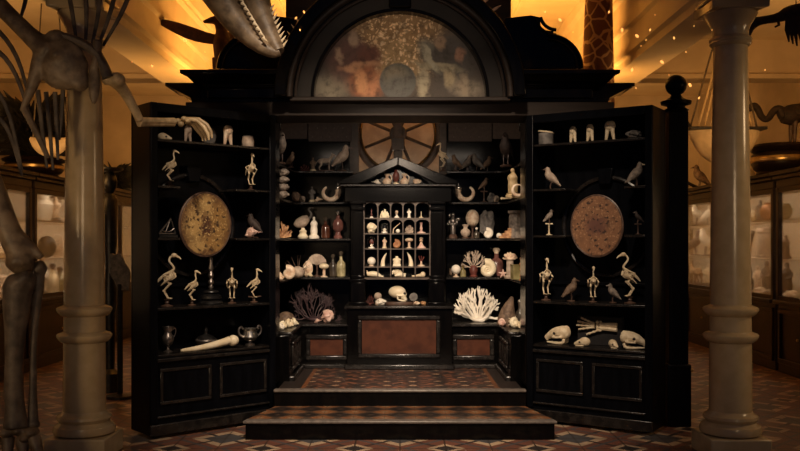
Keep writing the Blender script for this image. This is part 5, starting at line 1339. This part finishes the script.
def small_hull():
    Y = 2.2; s_ = S(Y); u = 1 / s_; c = at(50, 138, Y); r = root('hanging_hull', 'pale crescent hull hanging behind the ribs left of the left column', 'boat', c)
    m = MB(); pts = []; rad = []
    for i in range(17):
        t = -1 + i / 8; pts.append((t * 20 * u, 0, (t * t * 9 - 9) * u)); rad.append((1.5 + 8.5 * (1 - t * t)) * u)
    m.tube(pts, rad, 12, flat=.6); m.build('hull', M['hull'], r)
    for x in (-17, 17): MB().tube([(x * u, 0, -2 * u), (x * .5 * u, 0, 4.4 - c.z)], .008, 6).build('rope', M['rope'], r)
def bird_neck(label, loc, h, rot):
    r = root('long_necked_bird', label, 'bird', loc, rot)
    m = MB().tube([(.9, 0, .75), (.6, 0, .72), (.3, 0, .62), (.1, 0, .60)], [.08, .17, .24, .16], 12, smooth=1)
    m.tube([(.15, 0, .62), (.02, 0, .78), (-.1, 0, .70), (-.2, 0, .52), (-.34, 0, .56), (-.42, 0, .76), (-.52, 0, .84), (-.62, 0, .74)], [.14, .09, .075, .07, .07, .075, .085, .06], 10, smooth=2)
    m.build('body', M['darkfeather'], r, s=h)
    MB().cone((-.62, 0, .76), (-.9, 0, .58), .05).build('beak', M['stand'], r, s=h)
    for sg in (-1, 1): MB().tube([(.35, sg * .1, .5), (.33, sg * .1, 0)], [.06, .03], 8).build('leg', M['stand'], r, s=h)
    m = MB().tube([(.3, -.22, .7), (.6, -.25, .6), (.95, -.2, .5)], [.05, .16, .02], 8, flat=.4, smooth=1); m.build('wing', M['darkfeather'], r, s=h)
# ------------------------------------------------------------------ display cases along the side walls
def case_unit(sg, X, y0, y1, label, npost):
    r = root('display_case', label, 'display case', (sg * X, (y0 + y1) / 2, 0), 0, 'tall glazed display cases')
    dd = .75; L = (y1 - y0) / 2
    def bx(m, d0, d1, a0, a1, z0, z1):
        a, b = sorted((sg * d0, sg * d1)); return m.b2(a, b, a0, a1, z0, z1)
    bx(MB(), .03, dd, -L, L, 0, .86).build('base', M['mahog'], r, bev=.006)
    n = npost; w = 2 * L / n
    for k in range(n):
        a0 = -L + w * k
        m = MB(); t = .05
        bx(m, .0, .03, a0 + .04, a0 + w - .04, .74, .80); bx(m, 0, .03, a0 + .04, a0 + w - .04, .12, .18); bx(m, 0, .03, a0 + .04, a0 + .1, .18, .74); bx(m, 0, .03, a0 + w - .1, a0 + w - .04, .18, .74)
        dr = m.build('drawer_front', M['mahog'], r, bev=.006)
        MB().blob((sg * -.012, a0 + w / 2, .46), .018, 2).build('knob', M['brass'], dr)
    bx(MB(), -.05, dd, -L, L, .86, .91).build('counter', M['mahog'], r, bev=.01)
    for z in (1.42, 1.93): bx(MB(), .08, dd - .03, -L + .02, L - .02, z - .02, z).build('shelf', M['cream'], r)
    bx(MB(), dd - .03, dd, -L, L, .91, 2.32).build('back', M['cream'], r)
    m = MB(); bx(m, .0, dd, -L, L, 2.32, 2.42); bx(m, -.04, dd, -L - .02, L + .02, 2.42, 2.47); bx(m, -.08, dd, -L - .04, L + .04, 2.47, 2.52)
    m.build('cornice', M['mahog'], r, bev=.01)
    for k in range(n + 1):
        a = -L + w * k; a = min(max(a, -L + .035), L - .035)
        bx(MB(), -.005, .055, a - .035, a + .035, .91, 2.32).build('post', M['mahog'], r, bev=.006)
    for k in range(n):
        bx(MB(), .02, .026, -L + w * k + .035, -L + w * k + w - .035, .91, 2.32).build('glass_pane', M['glass'], r)
    for k in range(n):
        for za_, zb_ in ((.91, .96), (2.26, 2.32)): bx(MB(), 0, .05, -L + w * k + .035, -L + w * k + w - .035, za_, zb_).build('sash', M['mahog'], r)
    for z in (2.3, 1.89, 1.38):
        li = bpy.data.lights.new('case_lamp', 'AREA'); li.shape = 'RECTANGLE'; li.size = .08; li.size_y = 2 * L - .3; li.energy = CASE_W * 2 * L; li.color = (1, .74, .48)
        lo = bpy.data.objects.new('case_lamp', li); COL.objects.link(lo); lo.parent = r; lo.location = (sg * .10, 0, z); lo.rotation_euler = (0, R(-sg * 35), 0)
    return r
CASE_W = 3.4
def drum(label, p, w, h):
    r = root('drum_pedestal', label, 'pedestal', p, 0, 'turned dark pedestals on the cases')
    MB().lathe([(.34, 0), (.42, .05), (.40, .12), (.46, .2), (.5, .35), (.5, .62), (.46, .72), (.52, .78), (.54, .88), (.48, .97), (.3, 1.0)], seg=36).build('drum', M['mahog'], r, s=1., )
    for ch in r.children: 
        for v in ch.data.vertices: v.co.x *= w; v.co.y *= w; v.co.z *= h
    m = MB().lathe([(.505 * w, .40 * h), (.515 * w, .43 * h), (.515 * w, .55 * h), (.505 * w, .58 * h)], seg=36); m.build('highlight_band', M['brass'], r)  # added band imitating the patchy highlights on the drum
    return r

def leafy_plant(label, loc, w, h):
    r = root('potted_palm', label, 'plant', loc); rnd = random.Random(5); m = MB()
    for i in range(460):
        a = rnd.uniform(0, 2 * PI); rr = rnd.random() ** .6; b = Vector((math.cos(a) * .42 * rr, math.sin(a) * .25 * rr, rnd.uniform(.04, .55)))
        d = Vector((math.cos(a) * (.3 + .7 * rr), math.sin(a) * .7, rnd.uniform(-.1, .9))).normalized(); L = rnd.uniform(.22, .45)
        q = b + d * L * .5; e = b + d * L + Vector((0, 0, -.10 * rnd.random()))
        m.tube([b, q, e], [.014, .042, .004], 6, flat=.3)
    for v in m.v: v.x = max(-.62, min(.62, v.x)) * (w if v.x > 0 else min(w, .95)); v.y *= h * .8; v.z = max(.03, v.z) * h * .95
    m.build('leaves', M['darkleaf'], r)
    MB().lathe([(.14, 0), (.17, .03), (.2, .12), (.19, .14)], seg=20).build('pot', M['iron'], r, s=h); return r
def cases():
    XR, XL = 4.75, 4.65
    case_unit(1, XR, 3.2, 8.44, 'long glazed display case behind the right column', 3)
    case_unit(1, XR, .6, 3.12, 'glazed display case at the far right edge', 2)
    case_unit(-1, XL, 3.2, 8.44, 'long glazed display case behind the left column', 3)
    case_unit(-1, XL, .6, 3.12, 'glazed display case behind the leg bones at left', 2)
    def cp(sg, px, dx=.3):
        X = sg * ((XR if sg > 0 else XL) + dx); Y = F / ((px - 400) / X) - D
        return X, Y, S(Y)
    def put(sg, px, z, dx=.3): X, Y, s = cp(sg, px, dx); return Vector((X, Y, z + .0008)), s
    # right, far end
    p, s = put(1, 697, 1.93); stuffed_bird('white bird in the upper shelf of the case, left of the right column', p, 22 / s, PI, 'white', group='white birds in the right case')
    p, s = put(1, 707, 1.93); stuffed_bird('white bird on the upper case shelf, touching the right column edge', p, 20 / s, 0, 'white', group='white birds in the right case')
    p, s = put(1, 706, 1.42); stuffed_bird('white bird on the middle case shelf left of the right column', p, 28 / s, PI, 'white', group='white birds in the right case')
    p, s = put(1, 695, 1.42); stuffed_bird('brown bird on the middle case shelf left of the right column', p, 24 / s, 0, 'brown')
    p, s = put(1, 696, .91); quadruped('tawny antelope mount in the case left of the right column', p, 25 / s, R(100), 'tawny')
    p, s = put(1, 708, .91); figurine('pale figure low in the case beside the right column', p, 24 / s, 'bone', 'stand')
    # right, seen past the column
    p, s = put(1, 768, 1.93, .25); lathe_thing('round_vase', 'orange-brown round vase on the upper right case shelf', 'vase', p, 18 / s, [('vase', [(.2, 0), (.24, .04), (.42, .3), (.46, .55), (.36, .8), (.18, .9), (.24, 1.)], 'terracotta')])
    p, s = put(1, 760, 1.93, .35); figurine('grey slim figure left of the orange-brown vase', p, 22 / s, 'grey', 'stand')
    p, s = put(1, 752, 1.93, .3); rock('pale mineral block on the upper case shelf beside the right column', p, 10 / s, 12 / s, 'bone', 81)
    p, s = put(1, 750, 1.42, .35); m = MB().box((0, 0, .5), (.12, .05, 1.05), (0, R(12), 0)); m2 = root('striped_club', 'black and white slanting club in the middle of the right case', 'club', p)
    m.build('club', M['iron'], m2, s=26 / s); MB().box((-.1, 0, .5), (.07, .05, 1.0), (0, R(12), 0)).build('inlay', M['white'], m2, s=26 / s)
    p, s = put(1, 764, 1.42, .3); lathe_thing('stone_pillar', 'tall grey-brown stone pillar on the middle right case shelf', 'pillar', p, 30 / s, [('pillar', [(.25, 0), (.26, .08), (.2, .12), (.19, .8), (.24, .86), (.22, 1.)], 'fancoral')])
    for px, h, mt, lb in ((750, 26, 'grey', 'dark stone bust low in the case beside the right column'), (758, 28, 'shell', 'pale stone bust low in the right case'), (767, 34, 'brown', 'tall brown carving low in the right case')):
        p, s = put(1, px, .91, .35); figurine(lb, p, h / s, mt, 'stand', R(200), group='busts low in the right case')
    p, s = put(1, 760, .91, .15); rock('yellowish rock at the front of the right case', p, 16 / s, 9 / s, 'shell', 83)
    p, s = put(1, 770, .91, .15); rock('brownish rock beside the dark case post', p, 12 / s, 8 / s, 'fancoral', 84)
    # rightmost case
    p, s = put(1, 784.5, 1.93, .25); lathe_thing('olive_vase', 'olive round vase in the far right case', 'vase', p, 16 / s, [('vase', [(.2, 0), (.24, .04), (.42, .3), (.46, .6), (.36, .85), (.25, 1.)], 'olive')])
    p, s = put(1, 786, 1.42, .25); figurine('dark carved head on the middle far right shelf', p, 24 / s, 'brown', 'stand', R(200))
    p, s = put(1, 787, .91, .3); figurine('tall black figure low in the far right case', p, 36 / s, 'iron', 'stand', R(200))
    p, s = put(1, 790, .91, .14); rock('pale brown rock in front of the tall black figure', p, 14 / s, 10 / s, 'shell', 85)
    # left, between leg bones and column
    p, s = put(-1, 44, 1.93); lathe_thing('white_jar', 'white shouldered jar on the upper left case shelf', 'jar', p, 26 / s, [('jar', [(.24, 0), (.26, .05), (.34, .4), (.36, .65), (.2, .82), (.2, .92), (.26, 1.)], 'white')])
    p, s = put(-1, 56, 1.93); figurine('yellowish figure on the upper left case shelf beside the column', p, 26 / s, 'shell', 'stand')
    p, s = put(-1, 47, 1.42); m = MB().blob((0, 0, .5), (.42, .4, .5), 3, nz=.05); solo(m, 'dark_globe', M['iron'], 'dark round globe on the middle left case shelf', 'globe', p, 22 / s)
    p, s = put(-1, 57, 1.42); bush_coral('yellowish coral on the middle left case shelf', p, 15 / s, 24 / s, 'shell', 91, depth=2, n=9, rad=.06)
    p, s = put(-1, 42, .91); stuffed_bird('white bird low in the left case beside the leg bones', p, 31 / s, R(-40), 'white')
    p, s = put(-1, 53, .91); bottle('pale jar low in the left case beside the left column', p, 30 / s, 12 / s, 'bone', 'stand', group=None)
    p, s = put(-1, 60, .91); bottle('olive jar low in the left case, half hidden by the left column', p, 26 / s, 11 / s, 'olive', 'stand', group=None)
    p, s = put(-1, 4, 1.42, .2); rock('pale shell lump in the case left of the leg bones, on a shelf', p, 18 / s, 12 / s, 'bone', 92)
    p, s = put(-1, 3, .91, .2); lathe_thing('pale_plate', 'pale round plate standing low in the left case at picture edge', 'plate', p, 26 / s, [('foot', [(.2, 0), (.2, .05), (.05, .1)], 'stand')], R(-60), None, [('plate', MB().lathe([(.02, -.03), (.4, -.05), (.46, 0), (.4, .05), (.02, .03)], (0, 0, .55), 24, rot=(0, PI / 2, 0)), 'shell')])
    # tops of the cases
    X, Y, s = cp(1, 781, .3); p = Vector((X, Y, 2.5208)); drum('dark turned pedestal with a highlight band on the right case', p, 56 / s, .42)
    p2 = p + Vector((0, 0, .42 + .0005)); bird_neck('dark long-necked bird on the pedestal at the right', p2 + Vector((-.05, 0, 0)), 46 / s, 0)
    X, Y, s = cp(-1, 34, .3); p = Vector((X, Y, 2.5208)); drum('dark turned pedestal with a highlight band on the left case', p, 56 / s, .26)
    p2 = p + Vector((0, 0, .2605)); leafy_plant('dense dark-leaved plant on the left pedestal behind the rib bones', p2, 92 / s, 88 / s)
    X, Y, s = cp(1, 700, .3); p = Vector((X, Y, 2.5208)); stuffed_bird('dark bird on the right case top, under the boat', p, 26 / s, PI, 'brown')
    X, Y, s = cp(1, 692, .4); m = MB().tube([(-.5, 0, .62), (-.2, 0, .40), (.2, 0, .2), (.5, 0, .08)], [.03, .06, .07, .08], 8, smooth=1)
    solo(m, 'curved_horn', M['iron'], 'dark curved horn on the right case top by the newel post', 'horn', Vector((X, Y, 2.5208)), 26 / s)
    X, Y, s = cp(1, 752, .2); p = Vector((X, Y, 2.5208)); solo(MB().blob((0, 0, .5), (.4, .4, .5), 3), 'egg', M['ivory'], 'pale egg beside the pedestal on the right case', 'egg', p, 9 / s)
    X, Y, s = cp(-1, 114, .3); leafy_plant('smaller dark plant on the left case top between column and cabinet door', Vector((X, Y, 2.5208)), 36 / s, 40 / s)
    X, Y, s = cp(-1, 127, .2); stuffed_bird('brown bird on the left case top beside the cabinet door', Vector((X, Y, 2.5208)), 26 / s, 0, 'brown')
    # things standing on the floor beyond the left column
    Y = 1.6; s = S(Y); r = root('carved_figure_post', 'dark carved wooden figure post between left column and cabinet', 'carving', (ax(110, Y), Y, 0))
    z1 = az(168, Y)
    MB().lathe([(.10, 0), (.10, .2), (.05, .25), (.06, .8), (.085, 1.1), (.05, 1.35), (.075, 1.6), (.085, z1 - .35), (.045, z1 - .28)], seg=16).build('post', M['iron'], r)
    MB().blob((0, 0, z1 - .16), (.075, .08, .13), 3, dents=[(1, -.3, 0, .2, .3)]).lathe([(.1, z1 - .04), (.14, z1 - .02), (.14, z1), (.05, z1)], seg=16).build('head', M['iron'], r)
    Y = 1.2; s = S(Y); pts = [(122, 300), (119, 280), (114, 262), (112, 252)]; o = Vector((ax(120, Y), Y, 0)); r = root('carved_shield', 'lobed carved dark shield standing beyond the left column', 'shield', o)
    z0 = az(296, Y); m = MB(); ol = []
    for i in range(24):
        a = 2 * PI * i / 24; k = 1 + .1 * math.cos(6 * a); ol.append((.10 * k * math.cos(a) - .05 * math.sin(a), az(272, Y) + .2 * k * math.sin(a)))
    m.prism(ol, -.02, .02); m.build('shield', M['grey'], r, bev=.006)
    MB().tube([(0, 0, .0), (0, 0, az(284, Y))], .03, 8).lathe([(.14, 0), (.14, .03), (.03, .05)], seg=16).build('stand', M['iron'], r)

def embers():
    rnd = random.Random(12); m = MB()
    spots = [(632, 70), (641, 46), (650, 30), (662, 62), (674, 38), (686, 52), (694, 26), (699, 98), (712, 30), (737, 8), (740, 75), (765, 70), (690, 85), (655, 15), (669, 75), (622, 30), (560, 20), (573, 32), (545, 12), (609, 12), (636, 88), (720, 55), (706, 12), (132, 62), (152, 66), (185, 40), (205, 52), (722, 130), (733, 210), (300, 30), (304, 12), (296, 18), (646, 40), (637, 36)]
    for px, py in spots:
        Y = rnd.uniform(-1.5, -.4); c = at(px, py, Y); k = rnd.choice((.5, .6, .8, 1.1, 1.6)) / S(Y)
        m.blob(c, (k * .9, k * .9, k * 1.5), 1, rot=(0, rnd.uniform(-.8, .8), 0))
    o = m.build('drifting_embers', M['ember']); tag(o, 'small glowing orange embers drifting in the air', 'embers', kind='stuff')

# ------------------------------------------------------------------ lights, camera
def lamp(name, typ, loc, energy, color, target=None, size=.5, size_y=None, spot=None, blend=.4):
    l = bpy.data.lights.new(name, typ); l.energy = energy; l.color = color
    if typ == 'AREA':
        l.size = size
        if size_y: l.shape = 'RECTANGLE'; l.size_y = size_y
    if typ in ('SPOT', 'POINT'): l.shadow_soft_size = size
    if typ == 'SPOT': l.spot_size = R(spot); l.spot_blend = blend
    o = bpy.data.objects.new(name, l); COL.objects.link(o); o.location = loc
    if target is not None: o.rotation_euler = (Vector(target) - Vector(loc)).to_track_quat('-Z', 'Y').to_euler()
    return o
def lights():
    lamp('gallery_spot', 'SPOT', (0, -4.6, 3.9), 880, (1, .80, .60), (0, 1.2, 1.0), .15, spot=30, blend=.6)
    lamp('gallery_spot', 'SPOT', (0, -5.4, 5.9), 1600, (1, .78, .57), (0, -.3, 1.7), .2, spot=44, blend=.8)
    lamp('gallery_spot', 'SPOT', (0, -3.9, 5.3), 800, (1, .78, .56), (0, -1.3, 0), .3, spot=44, blend=.9)
    for sg in (-1, 1): lamp('front_fill', 'SPOT', (sg * 3.9, -6.2, 1.9), 110, (1, .78, .60), (-sg * .25, 1.2, 2.0), .5, spot=15, blend=.7)  # added low fill from the front for frieze and top shelves
    lamp('cabinet_fill', 'AREA', (0, .42, 2.74), 5, (1, .80, .62), (0, 1.5, 1.4), 2.0, .06)  # added unseen strip light, gives the inner top edges their highlights
    lamp('column_spot', 'SPOT', (-3.8, -5.2, 1.5), 110, (1, .66, .34), (-2.4, -1.3, 1.8), .35, spot=58, blend=.7)
    lamp('column_spot', 'SPOT', (5.0, -2.1, 2.9), 60, (1, .66, .34), (2.45, -1.3, 1.6), .3, spot=80, blend=.7)
    for x, xt, e in ((2.9, 2.45, 110), (-1.5, -2.4, 75)): lamp('column_spot', 'SPOT', (x, -6.6, 2.2), e, (1, .68, .38), (xt, -1.3, 1.6), .5, spot=36, blend=.9)  # added fill spots from the front, even out the light on the columns
    lamp('front_fill', 'SPOT', (0, -6.5, 3.2), 330, (1, .78, .58), (0, -.1, 3.4), .3, spot=18, blend=.6)  # added fill spot that brightens the painting
    lamp('uplight', 'AREA', (0, 2.7, 3.15), 120, (1, .44, .085), (0, 3.2, 4.6), 3.2, 1.4)
    for sg in (-1, 1):
        lamp('uplight', 'AREA', (sg * 1.75, 1.5, 3.0), 30, (1, .44, .09), (sg * 1.9, 1.6, 4.6), .5)
        lamp('uplight', 'AREA', (sg * 3.7, 6.0, 2.6), 18, (1, .50, .15), (sg * 3.7, 8.5, 3.8), 1.2)  # added unseen area lights that brighten the aisle back wall
        lamp('uplight', 'AREA', (sg * 4.0, .9, 2.6), 26, (1, .50, .15), (sg * 3.6, 2.4, 4.4), 1.0)
    lamp('panel_fill', 'AREA', (-.02, 2.2, 1.75), 9, (1, .82, .66), (-.02, 2.38, 2.8), .9, .12)  # added area light hidden behind the temple, brightens the rear panel
    w = bpy.data.worlds.new('World'); sc.world = w; w.use_nodes = True
    b = w.node_tree.nodes['Background']; b.inputs[0].default_value = (.24, .38, .85, 1); b.inputs[1].default_value = .055
def camera():
    c = bpy.data.cameras.new('camera'); o = bpy.data.objects.new('camera', c); COL.objects.link(o)
    o.location = (0, -D, HC); o.rotation_euler = (PI / 2, 0, 0)
    c.sensor_width = 36; c.sensor_fit = 'HORIZONTAL'; c.lens = F / 800 * 36; c.shift_y = 19.5 / 800; c.clip_end = 60
    sc.camera = o
    v = sc.view_settings; v.view_transform = 'Standard'; v.look = 'None'; v.exposure = 0; v.gamma = 1; v.use_curve_mapping = False
    sc.cycles.sample_clamp_indirect = 4

room(); column(84.5, 'cream painted column left of the cabinet, in front of the glazed cases'); column(730.5, 'cream painted column right of the cabinet, beside the newel post')
cabinet(); newel(); doors_left(); doors_right(); inside(); niches(); wheel(); skeletons(); mounts(); small_hull(); cases(); embers(); lights(); camera()
